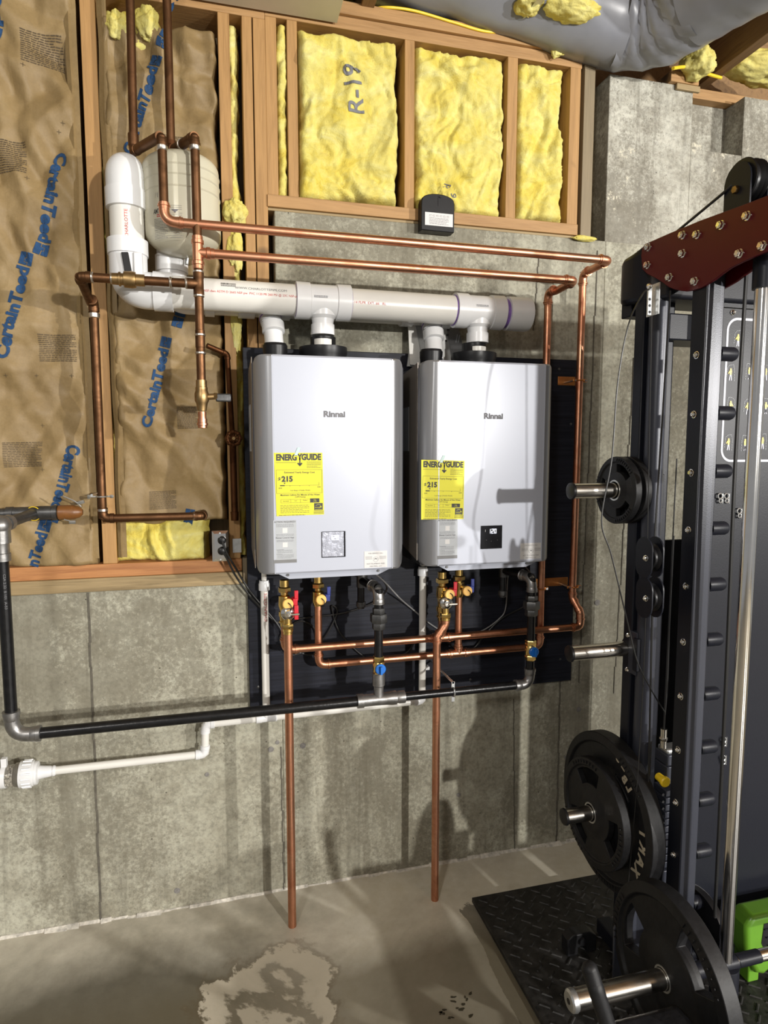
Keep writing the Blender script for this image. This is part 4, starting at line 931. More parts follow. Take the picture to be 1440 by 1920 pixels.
# old branch, check valve and hanging stop valve
zo = at(300, 528, YC).z; kO = V((xv, YC, zo))
tee(cl, kO, UPt, (-1,0,0), RO, .032, .032, 'cuold'); pipe(cl, kT-UPt*.02, kO, RO, 'cuold')
for q_ in (kO+UPt*.034, kO-UPt*.034, kO-V((.034,0,0)), V((xv,YC,at(375,628,YC).z)), V((xv,YC,at(375,662,YC).z))):
    ax = V((1,0,0)) if abs(q_.x-xv) > .01 else UPt; MB().lathe(q_-ax*.004, ax, [(0,RO*1.05),(.002,RO*1.24),(.006,RO*1.24),(.008,RO)], 18).build('solder_ring', 'solder', cl)
xe_ = at(148, 530, YC).x; kL = V((xe_+.002, YC, zo)); pipe(cl, kO, kL, RO, 'cuold')
v0 = at(240, 527, YC); v0.z = zo; X1 = V((1,0,0))
MB().lathe(v0-X1*.045, X1, [(0,RO*1.2),(.02,RO*1.3),(.021,RO*1.55),(.026,RO*1.55),(.0265,RO*1.3),(.034,RO*1.3),(.035,RO*1.75),(.056,RO*1.85),(.066,RO*1.7),(.067,RO*1.3),(.09,RO*1.3)], 20).build('check_valve', 'brassold', cl)
for px in (170, 207, 317): q_ = V((at(px,528,YC).x, YC, zo)); MB().lathe(q_, X1, [(0,RO*1.05),(.002,RO*1.22),(.006,RO*1.22),(.008,RO)], 18).build('solder_ring', 'solder', cl)
YB_ = -.10; kM = at(170, 568, YB_); elbow(cl, kO, kL, kM, RO, .016, 'cuold'); pipe(cl, kL, kM, RO, 'cuold')
kN = at(192, 972, YB_); kM2 = V((at(184,760,YB_).x, YB_, kM.z)); kN.x = kM2.x; kM.x = kM2.x
elbow(cl, kL, kM2, kN, RO, .016, 'cuold'); pipe(cl, kM2, kN, RO, 'cuold', 'left_drop'); MB().lathe(V((kM2.x,YB_,kM2.z-.045)), UPt, [(0,RO*1.05),(.002,RO*1.25),(.014,RO*1.25),(.016,RO)], 18).build('solder_ring', 'solder', cl)
kP = V((at(380, 963, YB_).x, YB_, kN.z)); elbow(cl, kM2, kN, kP, RO, .02, 'cuold'); MB().lathe(kN+UPt*.02, UPt, [(0,RO*1.05),(.003,RO*1.24),(.010,RO*1.24),(.012,RO)], 18).build('solder_ring', 'solder', cl)
pipe(cl, kN, kP, RO, 'cuold', 'lower_run'); elbow(cl, kN, kP, kP+V((0,.1,0)), RO, .016, 'cuold'); pipe(cl, kP, kP+V((0,.09,0)), RO, 'cuold')
q_ = kP-V((.03,0,0)); MB().lathe(q_, X1, [(0,RO*1.05),(.002,RO*1.22),(.006,RO*1.22),(.008,RO)], 18).build('solder_ring', 'solder', cl)
kV = V((xv+.0, YC, at(381, 745, YC).z)); kE = V((xv, YC, at(382, 772, YC).z))
pipe(cl, kO, kV, RO, 'cuold', 'hanging_leg'); MB().lathe(V((xv,YC,at(375,652,YC).z)), UPt, [(0,RO),(.001,RO*1.1),(.05,RO*1.1),(.051,RO)], 18).build('coupling', 'cuold', cl)
m = MB().lathe(kV+UPt*.05, -UPt, [(0,RO*1.2),(.02,RO*1.25),(.021,RO*1.35),(.03,RO*1.35),(.04,RO*1.6),(.06,RO*1.6),(.068,RO*1.3),(.085,RO*1.05),(.09,RO)], 20); m.cyl(kV, kV+V((.045,0,.004)), .009, 14); m.hexnut(kV+V((.04,0,.004)), X1, .011, .01); m.build('stop_valve', 'brassold', cl)
MB().box(kV+V((.04,-.007,-.012)), kV+V((.085,.007,.012))).build('valve_lever', 'irondark', cl, bevel=.004)
pipe(cl, V((xv,YC,kE.z)), V((xv,YC,at(382,800,YC).z)), RC*.9, 'cu', 'stub'); MB().lathe(V((xv,YC,at(382,803,YC).z)), UPt, [(0,.004),(.001,RC),(.008,RC*1.0),(.009,RC*1.2),(.015,RC*1.2),(.016,RC*1.05),(.028,RC*1.05)], 20).build('end_cap', 'cu', cl)
# hanger clamp on the left drop
q_ = V((kN.x, YB_, at(192, 931, YB_).z)); m = MB().torus(q_, UPt, RO*1.25, .0025); m.cyl(q_-V((.04,0,0)), q_+V((.035,.0,0)), .003, 8); m.cyl(q_+V((-.03,.0,.005)), q_+V((-.03,.09,.005)), .0035, 8); m.hexnut(q_-V((.038,0,0)), X1, .007, .008); m.hexnut(q_+V((.028,0,0)), X1, .006, .008); m.build('pipe_clamp', 'galv', cl)

# --- clamps on the board for the two risers
def bracket(label, px0, px1, py, py_clamp, pipes):
    p0, p1 = at(px0, py, -.022), at(px1, py, -.022); root = thing('pipe_bracket', label, 'bracket', p0, 'copper pipe brackets on the board')
    MB().box((p0.x, -.024, p0.z-.0165), (p1.x, -.02, p0.z+.0165)).build('bracket_plate', 'cubr', root, bevel=.001)
    for xx in pipes:
        zcl = p0.z-.006
        m = MB().torus((xx, YR, zcl), UPt, RC*1.16, .0028, 24, 6); m.build('clamp_ring', 'cubr', root)
        MB().box((xx-.030, YR-.003, zcl-.006), (xx+.030, YR+.002, zcl+.006)).build('clamp_ear', 'cubr', root, bevel=.002)
        MB().cyl((xx-.020, -.024, zcl), (xx-.020, YR-.006, zcl), .0035, 10).build('standoff_bolt', 'galv', root)
        MB().hexnut((xx+.022, YR-.005, zcl), (0,1,0), .005, .004).build('clamp_screw', 'galv', root)
bracket('orange copper bracket beside the top right corner of the right heater', 1046, 1078, 714, 714, [cC.x])
bracket('orange copper bracket with two clamps below the right heater', 1003, 1064, 1093, 1105, [kD.x, cC.x])

# --- isolation valve sets
def valve(label, x, y, ztop_, zbot, col, cap_dx, grp, lev_top=True):
    root = thing('isolation_valve', label, 'valve', (x, y, zbot), grp); z = ztop_
    m = MB(); m.hexnut((x, y, z-.010), UPt, .0225, .016); m.cyl((x, y, z-.018), (x, y, z-.05), .012, 16); m.cyl((x, y, z), (x, y, z+.022), .015, 16)
    m.lathe((x, y, z-.028), -UPt, [(0,.012),(.004,.019),(.035,.021),(.05,.017),(.052,.016)], 20); m.lathe((x, y, zbot), UPt, [(0,.0155),(.012,.0155),(.013,.020),(.018,.020),(.019,.0165),(.034,.0175),(.035,.020),(.05,.020)], 20)
    m.cyl((x, y, zbot+.03), (x, y, z-.05), .0155, 18); m.build('valve_body', 'brass', root)
    zc_ = z-.046
    m = MB().cyl((x+cap_dx, y, zc_), (x+cap_dx, y-.055, zc_), .011, 14); m.build('drain_port', 'brass', root)
    MB().lathe((x+cap_dx, y-.05, zc_), (0,-1,0), [(0,.0165),(.004,.0175),(.016,.0175),(.018,.015)], 24).build('port_cap', 'orangec', root)
    MB().tube(smooth_path([(x+cap_dx, y-.07, zc_+.006), (x+cap_dx+.009, y-.073, zc_-.004), (x+cap_dx+.008, y-.07, zc_-.020), (x+cap_dx+.002, y-.05, zc_-.026)]), .0016, 6).build('cap_strap', 'black', root)
    hx = x+.024+cap_dx
    m = MB().cyl((x, y, zc_), (hx, y-.012, zc_), .007, 12); m.box((hx-.006, y-.045, zc_-.012), (hx+.010, y-.008, zc_+.012)); m.box((hx+.0, y-.04, zc_+.004 if lev_top else zc_-.04), (hx+.013, y-.033, zc_+.038)); m.build('lever', col, root, bevel=.002)
    return root
zT1 = at(600, 1092, YM2).z; zH1 = at(533, 1094, YM).z
valve('red-handled hot valve under the left heater', xh1, YM, zT1, at(533,1168,YM).z-.01, 'redh', .005, 'heater isolation valves')
valve('blue-handled cold valve under the left heater', xc1, YM2, zT1, zvb1-.01, 'blueh', .001, 'heater isolation valves')
valve('red-handled hot valve under the right heater', cT.x, YM, zT1, at(825,1158,YM).z-.01, 'redh', .006, 'heater isolation valves')
valve('blue-handled cold valve under the right heater', kU.x, YM2, zT1, zvb2-.01, 'blueh', .008, 'heater isolation valves')
# --- relief valves with their copper drain pipes
def relief(label, px, py, bent, pxb, pyb, hcol):
    c = at(px, py, -.20); root = thing('relief_drain_pipe', label, 'pipe', (c.x, -.2, .0))
    m = MB().lathe(c+V((0,.05,0)), (0,-1,0), [(0,.013),(.03,.015),(.034,.021),(.044,.023),(.046,.022)], 24); m.cyl(c+V((0,.01,0)), c+V((0,.01,-.045)), .013, 16); m.hexnut(c+V((0,.01,-.045)), UPt, .019, .016); m.lathe(c+V((0,.01,-.05)), -UPt, [(0,.014),(.004,.0175),(.012,.0175),(.014,.0155),(.022,.0155)], 20)
    m.cyl(c+V((0,.06,.0)), c+V((0,.0,.0)), .012, 14); m.build('relief_valve', 'brass', root)
    MB().lathe(c+V((0,.004,0)), (0,-1,0), [(0,.0225),(.003,.0235),(.006,.021),(.010,.012),(.014,.010),(.015,.004)], 26).build('test_disc', 'chrome', root)
    MB().box(c+V((.005,-.016,-.0045)), c+V((.036,-.012,.0015))).build('test_lever', 'chrome', root, bevel=.001)
    if hcol: MB().box(c+V((.020,-.006,-.022)), c+V((.034,.0,.026))).build('red_tab', 'redh', root, bevel=.002)
    top = c+V((0,.01,-.066)); e = at(pxb, pyb, -.19)
    if not bent:
        pipe(root, top+UPt*.01, V((top.x, top.y, e.z)), RC*1.06, 'cu', 'drain_pipe', 22)
    else:
        x2 = at(819, 1210, -.19).x; q1 = top-UPt*.012; q2 = V((x2, top.y, top.z-.055)); q3 = V((x2, top.y, e.z))
        elbow(root, top+UPt*.05, q1, q2, RC, .018, 'cu', bead=False); pipe(root, q1, q2, RC*1.1, 'cu'); elbow(root, q1, q2, q3, RC, .018, 'cu', bead=True)
        pipe(root, top+UPt*.02, q1, RC, 'cu'); pipe(root, q2-UPt*.01, q3, RC*1.03, 'cu', 'drain_pipe', 22)
    return root
relief('straight copper relief drain pipe hanging from the left heater to the floor', 540, 1150, False, 547, 1736, True)
relief('kinked copper relief drain pipe hanging from the right heater to the floor', 837, 1131, True, 825, 1706, False)

# ================================================================== GAS PIPE
YG, RG = -.262, .0168
gp = thing('gas_pipe', 'black steel gas pipe with grey press fittings running below both heaters', 'pipe', (.3, YG, .8))
gl, g2 = at(40, 1381, YG), at(985, 1281, YG); zg = (gl.z+g2.z)/2; gl.z = g2.z = zg
gl.x = at(13, 1200, YG).x; g2.x = at(995, 1200, YG).x
def fit(root, a_, p, b_, R, r=RG, mat='iron', h=1.6):
    p = V(p); d1 = (V(a_)-p).normalized(); d2 = (V(b_)-p).normalized(); tl = R/math.tan(d1.angle(d2)/2); q0, q2 = p+d1*tl, p+d2*tl
    m = MB().tube([q0*(1-t)**2+p*2*t*(1-t)+q2*t*t for t in [i/10 for i in range(11)]], r*1.22, 22)
    for q, d in ((q0, d1), (q2, d2)): m.lathe(q-d*.002, d, [(0,r*1.2),(r*.2,r*1.3),(r*.9,r*1.3),(r*.95,r*1.4),(r*h,r*1.4),(r*h+.001,r)], 24)
    return m.build('elbow', mat, root)
T1 = V((at(710, 1303, YG).x, YG, zg)); gt = V((gl.x, YG, at(12, 1000, YG).z))
fit(gp, gt, gl, g2, .05); pipe(gp, gl+X1*.04, T1, RG, 'blackpipe', 'black_pipe', 24); pipe(gp, T1, g2-X1*.03, RG*.86, 'blackpipe', 'black_pipe', 24)
pipe(gp, gl+UPt*.04, gt, RG, 'blackpipe', 'black_pipe', 24)
zf = at(12, 1052, YG).z
MB().lathe(V((gl.x,YG,zf)), UPt, [(0,RG*1.0),(.001,RG*1.35),(.022,RG*1.35),(.024,RG*1.2),(.05,RG*1.2),(.06,RG*1.35),(.09,RG*1.4)], 24).build('coupling', 'iron', gp)
wb = at(66, 962, -.055); gt2 = V((gl.x, YG, at(10,985,YG).z))
m = MB().ball(gt2, RG*1.75, 20); m.tube([gt2-UPt*.05, gt2], RG*1.5, 20); m.build('corner_elbow', 'iron', gp)
pipe(gp, gt2, wb, RG*.95, 'irondark', 'nipple', 22); d_ = (wb-gt2).normalized(); MB().lathe(gt2+d_*.03, d_, [(0,RG*1.35),(.02,RG*1.35),(.022,RG)], 22).build('collar', 'iron', gp)
MB().torus(wb-d_*.012, d_, RG*1.3, .0012).build('yellow_ring', 'yellowp', gp)
hz = wb.z; MB().lathe(V((at(12,962,-.055).x, -.055, hz)), X1, [(0,RG*1.25),(.02,RG*1.3),(.021,RG*1.2),(.06,RG*1.2),(.08,RG*1.25),(.1,RG*1.35),(.13,RG*1.3),(.131,RG*1.42),(.145,RG*1.42)], 24).build('tee', 'irondark', gp)
pipe(gp, V((-1.3, -.055, hz)), V((at(14,962,-.055).x, -.055, hz)), RG, 'irondark', 'stub', 22)
qo = V((at(100,962,-.055).x, -.055, hz)); MB().lathe(qo, X1, [(0,RG*1.25),(.016,RG*1.25)], 24).build('black_band', 'black', gp)
qo = qo+X1*.014; MB().lathe(qo, X1, [(0,RG*1.25),(.003,RG*1.38),(.045,RG*1.38),(.062,RG*1.05),(.072,RG*.5)], 24).build('sealed_end', 'orangecap', gp, label='brown sealed pipe end')
m = MB().tube(smooth_path([at(118,930,-.09), at(140,940,-.085), at(152,950,-.08)]), .0022, 6); m.hexnut(at(152,942,-.08), V((1,0,.3)), .006, .02); m.hexnut(at(136,979,-.09), X1, .006, .018); m.tube([at(120,974,-.085), at(136,978,-.09)], .002, 6); m.build('ground_clamp', 'galv', gp)
# first tee and riser
m = MB(); m.lathe(T1-X1*.075, X1, [(0,RG),(.001,RG*1.38),(.022,RG*1.38),(.023,RG*1.2),(.06,RG*1.2),(.1,RG*1.25),(.12,RG*1.38),(.135,RG*1.38),(.136,RG*1.1),(.146,RG*1.25),(.165,RG*1.25),(.166,RG*.9)], 26); m.lathe(T1, UPt, [(0,RG*1.1),(.03,RG*.95),(.045,RG*1.0),(.05,RG*1.25),(.09,RG*1.25),(.091,RG*.9)], 22); m.build('tee', 'iron', gp)
def gas_riser(xg, zb_, px, py_el, zbev, pxh, pyh):
    ze = at(px, py_el, YG).z; top = V((xg, YG, ze)); inn = V((at(pxh, pyh, -.14).x, -.14, ze+.004))
    pipe(gp, V((xg,YG,zb_)), top, RG*.86, 'blackpipe', 'riser', 20)
    fit(gp, V((xg,YG,0)), top, inn, .036, RG*.86, 'iron' if 1 else 'irondark', 1.2); pipe(gp, top, inn, RG*.86, 'blackpipe', 'nipple', 20)
    zu = ze-.098*1.0
    m = MB().hexnut((xg,YG,zu), UPt, RG*1.75, .030); m.hexnut((xg,YG,zu+.024), UPt, RG*1.25, .020); m.hexnut((xg,YG,zu-.026), UPt, RG*1.35, .024); m.build('union', 'irondark', gp)
    zv = zbev
    m = MB().hexnut((xg,YG,zv+.026), UPt, RG*1.15, .020); m.lathe((xg,YG,zv-.02), UPt, [(0,RG*.9),(.006,RG*1.15),(.034,RG*1.15),(.04,RG*.9)], 20); m.hexnut((xg,YG,zv-.028), UPt, RG*1.12, .018); m.build('gas_valve', 'brass', gp)
    MB().lathe((xg,YG-RG*1.0,zv), (0,-1,0), [(0,.006),(.004,.017),(.012,.0175),(.014,.015)], 20).build('valve_knob', 'bluev', gp)
    MB().box((xg-.0035,YG-RG-.026,zv-.014), (xg+.0035,YG-RG-.012,zv+.012)).build('knob_grip', 'bluev', gp, bevel=.001)
    # drip leg
    xd = inn.x; m = MB().tube([(xd,-.13,1.262), (xd,-.13,ze-.02)], RG*1.15, 18); m.build('heater_tee', 'irondark', gp)
    zd = ze-.07; pipe(gp, V((xd-.004,-.13,ze)), V((xd-.004,-.13,zd)), RG*.75, 'blackpipe', 'drip_leg', 18)
    MB().lathe((xd-.004,-.13,zd), -UPt, [(0,RG*.8),(.002,RG*1.0),(.018,RG*1.0),(.020,RG*.8),(.026,RG*.7)], 18).build('drip_cap', 'irondark', gp)
gas_riser(T1.x, zg+.08, 709, 1104, at(711,1250,YG).z, 680, 1090)
g2t = V((g2.x, YG, 2)); fit(gp, gl, g2, g2t, .036, RG*.86)
gas_riser(g2.x, zg+.03, 995, 1083, at(999,1218,YG).z, 947, 1070)
q_ = at(853, 1292, YG-RG); m = MB().torus(V((q_.x, YG, zg)), X1, RG*.95, .003, 24, 6); m.box((q_.x-.0055, YG+.0, zg+RG*.8), (q_.x+.0055, YG+.003, zg+RG*2.1)); m.box((q_.x-.0055, YG+.0, zg-RG*2.1), (q_.x+.0055, YG+.003, zg-RG*.8)); m.cyl((q_.x,YG,zg+RG*1.9), (q_.x,-.0,zg+RG*1.9), .004, 10); m.build('strap_clamp', 'galv', gp)
printed('pipe_print', [('t', 'CSA 2.32  B 101  A-53', 0, 0, .011)], at(10, 1110, YG-RG), (0,0,-1), (1,0,0), 'inkg', gp, oncyl((gl.x,YG,0), UPt, RG), .02)

# ================================================================== CONDENSATE DRAIN
YD, RD = -.045, .0132
cd = thing('condensate_drain_pipe', 'thin white plastic condensate drain running along the wall under the heaters', 'pipe', (.2, YD, .8))
dR, dL = at(786, 1314, YD), at(385, 1358, YD); xcd1, xcd2 = at(497,1200,YD).x, at(792,1200,YD).x; dR.x = xcd2
pipe(cd, dR, dL, RD, 'pvc', 'lower_run')
t_ = lambda x: dR+(dL-dR)*((x-dR.x)/(dL.x-dR.x))
AXd = (dL-dR).normalized()
for x_, pyt in ((xcd1, 1088), (xcd2, 1062)):
    p_ = t_(x_); zt_ = at(497 if x_ == xcd1 else 792, pyt, YD).z
    pipe(cd, V((x_,YD,p_.z)), V((x_,YD,zt_)), RD, 'pvc', 'drop_pipe'); MB().lathe(V((x_,YD,zt_)), -UPt, [(0,RD*1.25),(.008,RD*1.3),(.012,RD*1.45),(.034,RD*1.45),(.035,RD)], 20).build('coupling', 'pvcfit', cd)
    pipe(cd, V((x_,YD,zt_)), V((x_,YD-.03,1.27)), RD*.7, 'pvc', 'stub')
tee(cd, t_(xcd1), AXd, UPt, RD, .036, .022, 'pvcfit', 1.2)
elbow(cd, dL, dR, dR+UPt, RD, .018, 'pvcfit', 1.2)
e3 = at(371, 1415, YD); e3.x = dL.x-.004; elbow(cd, dR, dL, e3, RD, .018, 'pvcfit', 1.2); pipe(cd, dL, e3, RD, 'pvc'); e4 = at(102, 1445, YD-.02); elbow(cd, dL, e3, e4, RD, .018, 'pvcfit', 1.2); pipe(cd, e3, e4, RD, 'pvc', 'left_run')
printed('pipe_print', [('t', 'CHARLOTTE P', 0, 0, .0155)], at(499, 1135, YD-RD), (0,0,1), (-1,0,0), 'inkr', cd, oncyl((xcd1,YD,0), UPt, RD), .02, 1.15)
for (px, py) in ((794,1250),(794,1228)):
    p_ = at(px, py, -.021); MB().box((p_.x-.017,-.045,p_.z-.006),(p_.x+.017,-.02,p_.z+.006)).build('pipe_clip', 'pvcfit', cd, bevel=.001)
nx_ = (e4-e3).normalized()
nt = thing('condensate_neutralizer', 'clear tube of white pebbles with a white union nut at the left edge', 'neutralizer', at(20, 1470, YD))
P0 = e4; m = MB().lathe(P0, nx_, [(-.005,RD),(0,RD*1.3),(.004,RD*1.3),(.005,RD*1.15),(.012,RD*1.3),(.028,RD*1.45),(.045,RD*1.65),(.046,.026),(.050,.032)], 26); m.build('reducer', 'pvcfit', nt)
P1 = P0+nx_*.046; m = MB().lathe(P1, nx_, [(0,.026),(.002,.036),(.008,.038),(.012,.037),(.014,.040),(.050,.042),(.053,.041)], 40)
u_, w_, _ = frame(nx_)
for k in range(16):
    a_ = 2*pi*k/16; c_ = P1+nx_*.030+(u_*cos(a_)+w_*sin(a_))*.0415; m.tube([c_-nx_*.012, c_+nx_*.014], .0028, 6)
m.build('union_nut', 'pvcfit', nt)
P2 = P1+nx_*.052; MB().lathe(P2, nx_, [(0,.0375),(.012,.0375),(.014,.0365),(.018,.0335),(.30,.0335)], 36).build('clear_tube', 'clear', nt)
r = random.Random(11); m = MB()
for i in range(520):
    t = r.uniform(.02, .2); a_ = r.uniform(0, 2*pi); rr = .0285*sqrt(r.uniform(.35, 1)); 
    c_ = P2+nx_*t+(u_*cos(a_)+w_*sin(a_))*rr
    if c_.z > P2.z+.014: continue
    q = .0042*r.uniform(.8, 1.1); m.lathe(c_-UPt*q, UPt, [(0,q*.3),(q*.5,q*.87),(q*1.2,q*.98),(q*1.8,q*.4)], 6)
m.build('pebbles', 'peb', nt)['kind'] = 'stuff'
c_ = P2+nx_*.040; m = MB().lathe(c_, nx_, [(0,.034),(0,.037),(.014,.037),(.014,.034)], 30); m.box(c_+V((-.012,-.012,.034)), c_+V((.004,.006,.062))); m.build('tube_clamp', 'pvcfit', nt, bevel=.001)

# ================================================================== SMALL OLD PIPE, OUTLET, REMOTE, CARTON
YP = -.03
op = thing('hose_valve_pipe', 'thin dark copper pipe with a round handwheel left of the left heater', 'pipe', at(435, 950, YP))
P = [at(388, 648, -.06), at(426, 664, YP), at(436, 820, YP), at(440, 965, YP)]
pipe(op, P[0], P[1], .0085, 'cudark'); elbow(op, P[0], P[1], P[2], .0085, .012, 'cudark'); pipe(op, P[1], P[2], .0085, 'cudark'); pipe(op, P[2], P[3], .011, 'cudark')
hw = at(438, 822, -.075); m = MB().torus(hw, (0,-1,0), .021, .006, 24, 8)
for k in range(8): a_ = 2*pi*k/8; m.ball(hw+V((cos(a_)*.022,0,sin(a_)*.022)), .0075, 8)
m.lathe(hw+V((0,.004,0)), (0,-1,0), [(0,.010),(.006,.009)], 12); 
for k in range(4): a_ = pi*k/4; m.tube([hw+V((cos(a_)*.02,0,sin(a_)*.02)), hw-V((cos(a_)*.02,0,sin(a_)*.02))], .0025, 6)
m.build('handwheel', 'cudark', op); pipe(op, hw, V((hw.x, YP, hw.z)), .006, 'brassold', 'stem'); MB().hexnut((hw.x,-.081,hw.z), (0,-1,0), .006, .004).build('wheel_nut', 'brassold', op)
m = MB().lathe(P[3]-UPt*.02, UPt, [(0,.013),(.03,.014),(.031,.0115)], 14); m.build('coupling', 'cudark', op)
mp_ = MB().box((at(436,1010,-.002).x,-.004,at(440,1036,-.002).z),(at(452,1010,-.002).x,-.001,at(440,1010,-.002).z)).build('mending_plate','galv', smooth=0); tag(mp_, 'small galvanised plate nailed beside the outlet', 'plate')
ot = thing('wall_outlet', 'shiny metal outlet cover with two black plugs, left of the heaters', 'outlet', at(412, 1050, -.03))
a_, b_ = at(397, 996, -.06), at(429, 1052, -.06)
MB().box((a_.x+.004,-.055,b_.z+.006),(b_.x-.004,.005,a_.z-.006)).build('box','irondark', ot)
MB().hexa([(a_.x,-.055,b_.z),(b_.x,-.055,b_.z),(b_.x,-.055,a_.z),(a_.x,-.055,a_.z),(a_.x+.008,-.063,b_.z+.009),(b_.x-.008,-.063,b_.z+.009),(b_.x-.008,-.063,a_.z-.009),(a_.x+.008,-.063,a_.z-.009)]).build('cover_plate','chrome', ot)
cx = (a_.x+b_.x)/2
for z_ in (a_.z-.007, b_.z+.007): MB().lathe((cx,-.063,z_),(0,-1,0),[(0,.004),(.002,.003)],10).build('screw','galv', ot)
for i_, (px, py) in enumerate(((416,1013),(416,1033))):
    p_ = at(px, py, -.066); pl = MB().lathe(p_+V((0,.003,0)), (0,-1,0), [(0,.014),(.008,.014),(.014,.011),(.016,.006)], 16).build('power_plug', 'black', smooth=40)
    tag(pl, ['upper black plug in the metal outlet with its cord', 'lower black plug in the metal outlet with its cord'][i_], 'plug', 'plugs in the metal outlet')
    e_ = [[at(440,1062,-.06), at(470,1110,-.04), at(520,1170,-.035), at(545,1215,-.03), at(590,1225,-.03), at(590,1180,-.03), at(560,1165,-.03), at(525,1195,-.03), at(545,1228,-.03), at(600,1205,-.03), at(632,1150,-.03), at(622,1138,-.03), at(640,1190,-.03), at(700,1240,-.03), at(760,1225,-.03), at(790,1180,-.03)],
          [at(445,1085,-.06), at(480,1130,-.04), at(522,1168,-.033), at(560,1160,-.03), at(640,1150,-.03), at(700,1130,-.03), at(725,1105,-.05), at(716,1085,-.09)]][i_]
    MB().tube(smooth_path([p_+V((0,-.012,0)), at(424,1035+i_*10,-.075)]+e_, 8), .0034, 8).build('power_cord', 'cable', pl)
gc = MB().tube(smooth_path([at(706,1078,-.2), at(722,1092,-.12), at(750,1122,-.05), at(778,1146,-.03), at(800,1165,-.028), at(822,1180,-.028)]), .0028, 8).build('control_cable', 'greycable'); tag(gc, 'grey control cable running from the left heater down behind the white pipe', 'cable')
gc = MB().tube(smooth_path([at(958,1060,-.18), at(952,1085,-.1), at(948,1140,-.04), at(936,1160,-.03), at(905,1182,-.03), at(862,1196,-.03)]), .0024, 8).build('control_cable', 'greycable'); tag(gc, 'thin grey control cable dangling under the right heater', 'cable')
gc = MB().tube(smooth_path([at(984,1062,-.2), at(998,1082,-.12), at(1000,1110,-.06), at(985,1135,-.03), at(940,1160,-.03), at(905,1195,-.03), at(888,1215,-.03), at(862,1218,-.03), at(822,1192,-.03), at(800,1178,-.03)]), .0034, 8).build('appliance_cord', 'cable'); tag(gc, 'black power cord looping behind the pipes under the right heater', 'cord')
# black control box on the sill ledge
bx = thing('control_box', 'black round-topped box with a white sticker on the sill above the pipes', 'box', at(820, 424, -.05))
a_, b_ = at(790, 424, -.045), at(852, 424, -.045); zt_ = at(820, 363, -.045).z; w2 = (b_.x-a_.x)/2; cx = (a_.x+b_.x)/2
out = [(a_.x, -.045, a_.z-.012), (b_.x, -.045, a_.z-.012)]
for i in range(11): t = i/10; out.append((cx+w2*cos(t*pi)*1.0, -.045, zt_-.03+.03*sin(t*pi)**.8))
MB().prism(out, (0, .04, 0)).build('case', 'black', bx, bevel=.003)
MB().box((cx-.0008,-.0465,zq0+.04),(cx+.0008,-.0445,zt_-.008)).build('case_seam','screenb', bx)
MB().box((cx+.004,-.048,zt_-.014),(cx+.010,-.045,zt_-.008)).build('indicator','screenb', bx)
s0_, s1b = at(797, 397, -.0465), at(849, 424, -.0465)
lab = MB().box((s0_.x,-.0465,s1b.z-.004),(s1b.x,-.045,s0_.z)).build('sticker','white', bx)
I = [('r', -.036+.013*i, .009, -.036+.013*i+.009, .0098) for i in range(6)]+[('r', -.036+.013*i, .0135, -.036+.013*i+.009, .0143) for i in range(6)]+[('r', -.036+.013*i, .009, -.0355+.013*i, .0143) for i in range(6)]+dashes(-.036,.036,-.018,.006,5,.0013,4)
printed('sticker_print', I, ((s0_.x+s1b.x)/2,-.0472,(s0_.z+s1b.z)/2-.002), (1,0,0), (0,0,1), 'inkg', lab)
# carton / manual pack leaning behind the right heater
ct = thing('manual_carton', 'grey and white printed pack leaning on the wall behind the vent of the right heater', 'carton', at(820, 680, -.03))
q = [at(762,688,-.026), at(880,688,-.026), at(838,600,-.012), at(775,590,-.012)]
MB().prism(q, (0,-.014,0)).build('pack', simple('pale_grey_card', (.52,.52,.50), .6), ct, bevel=.002)
q = [at(846,672,-.0415), at(873,672,-.0415), at(858,606,-.0275), at(836,606,-.0275)]
MB().prism(q, (0,-.0008,0)).build('dark_panel', 'labeld', ct)
printed('pack_print', [('r', -.008,-.028,-.005,.028), ('r', .001,-.02,.004,.028)], at(858,642,-.036), (1,0,-.2), (.2,0,1), 'labelg', ct)
printed('pack_print', [('r', -.005,.0,.005,.01), ('r', -.004,-.02,.006,-.011), ('r', -.003,-.04,.004,-.034), ('r', 0,-.055,.009,-.05), ('r', .001,-.068,.011,-.062)], at(840,620,-.0335), (1,0,-.2), (.2,0,1), 'ink', ct)
q = [at(768,684,-.045), at(792,686,-.045), at(776,598,-.028), at(764,600,-.028)]
MB().prism(q, (0,-.006,0)).build('folded_flap', 'pvc', ct)

# ================================================================== GYM RACK
XP = 1.2
rk = thing('gym_rack', 'black and dark red cable gym rack standing at the right on the rubber mat', 'gym rack', (1.25, -.8, .02))
def yz(px, py, x=XP): p = atx(px, py, x); return p
fa, fb = yz(1294, 662), yz(1321, 662); y1_, y0_ = fa.y, fb.y          # side face of front upright
wF = at(1354, 662, y0_).x-XP
MB().box((XP, y0_, .02), (XP+wF, y1_, 2.12)).build('front_upright', 'rackgrey', rk, bevel=.003)
MB().box((XP-.0012, y0_+.001, .02), (XP, y1_-.001, 2.12)).build('upright_side_plate', 'rackdark', rk)
zb0_ = yz(1301, 667).z; ym = (y0_+y1_)/2; first = None
def bolt(root, p, d, r=.0085, mat='chrome'):
    p = V(p); d = V(d).normalized(); m = MB().lathe(p, d, [(0,r*1.15),(.0015,r*1.15),(.002,r*.95),(.006,r*.85),(.0085,r*.45),(.0085,r*.3),(.006,r*.28)], 16); return m.build('bolt', mat, root)
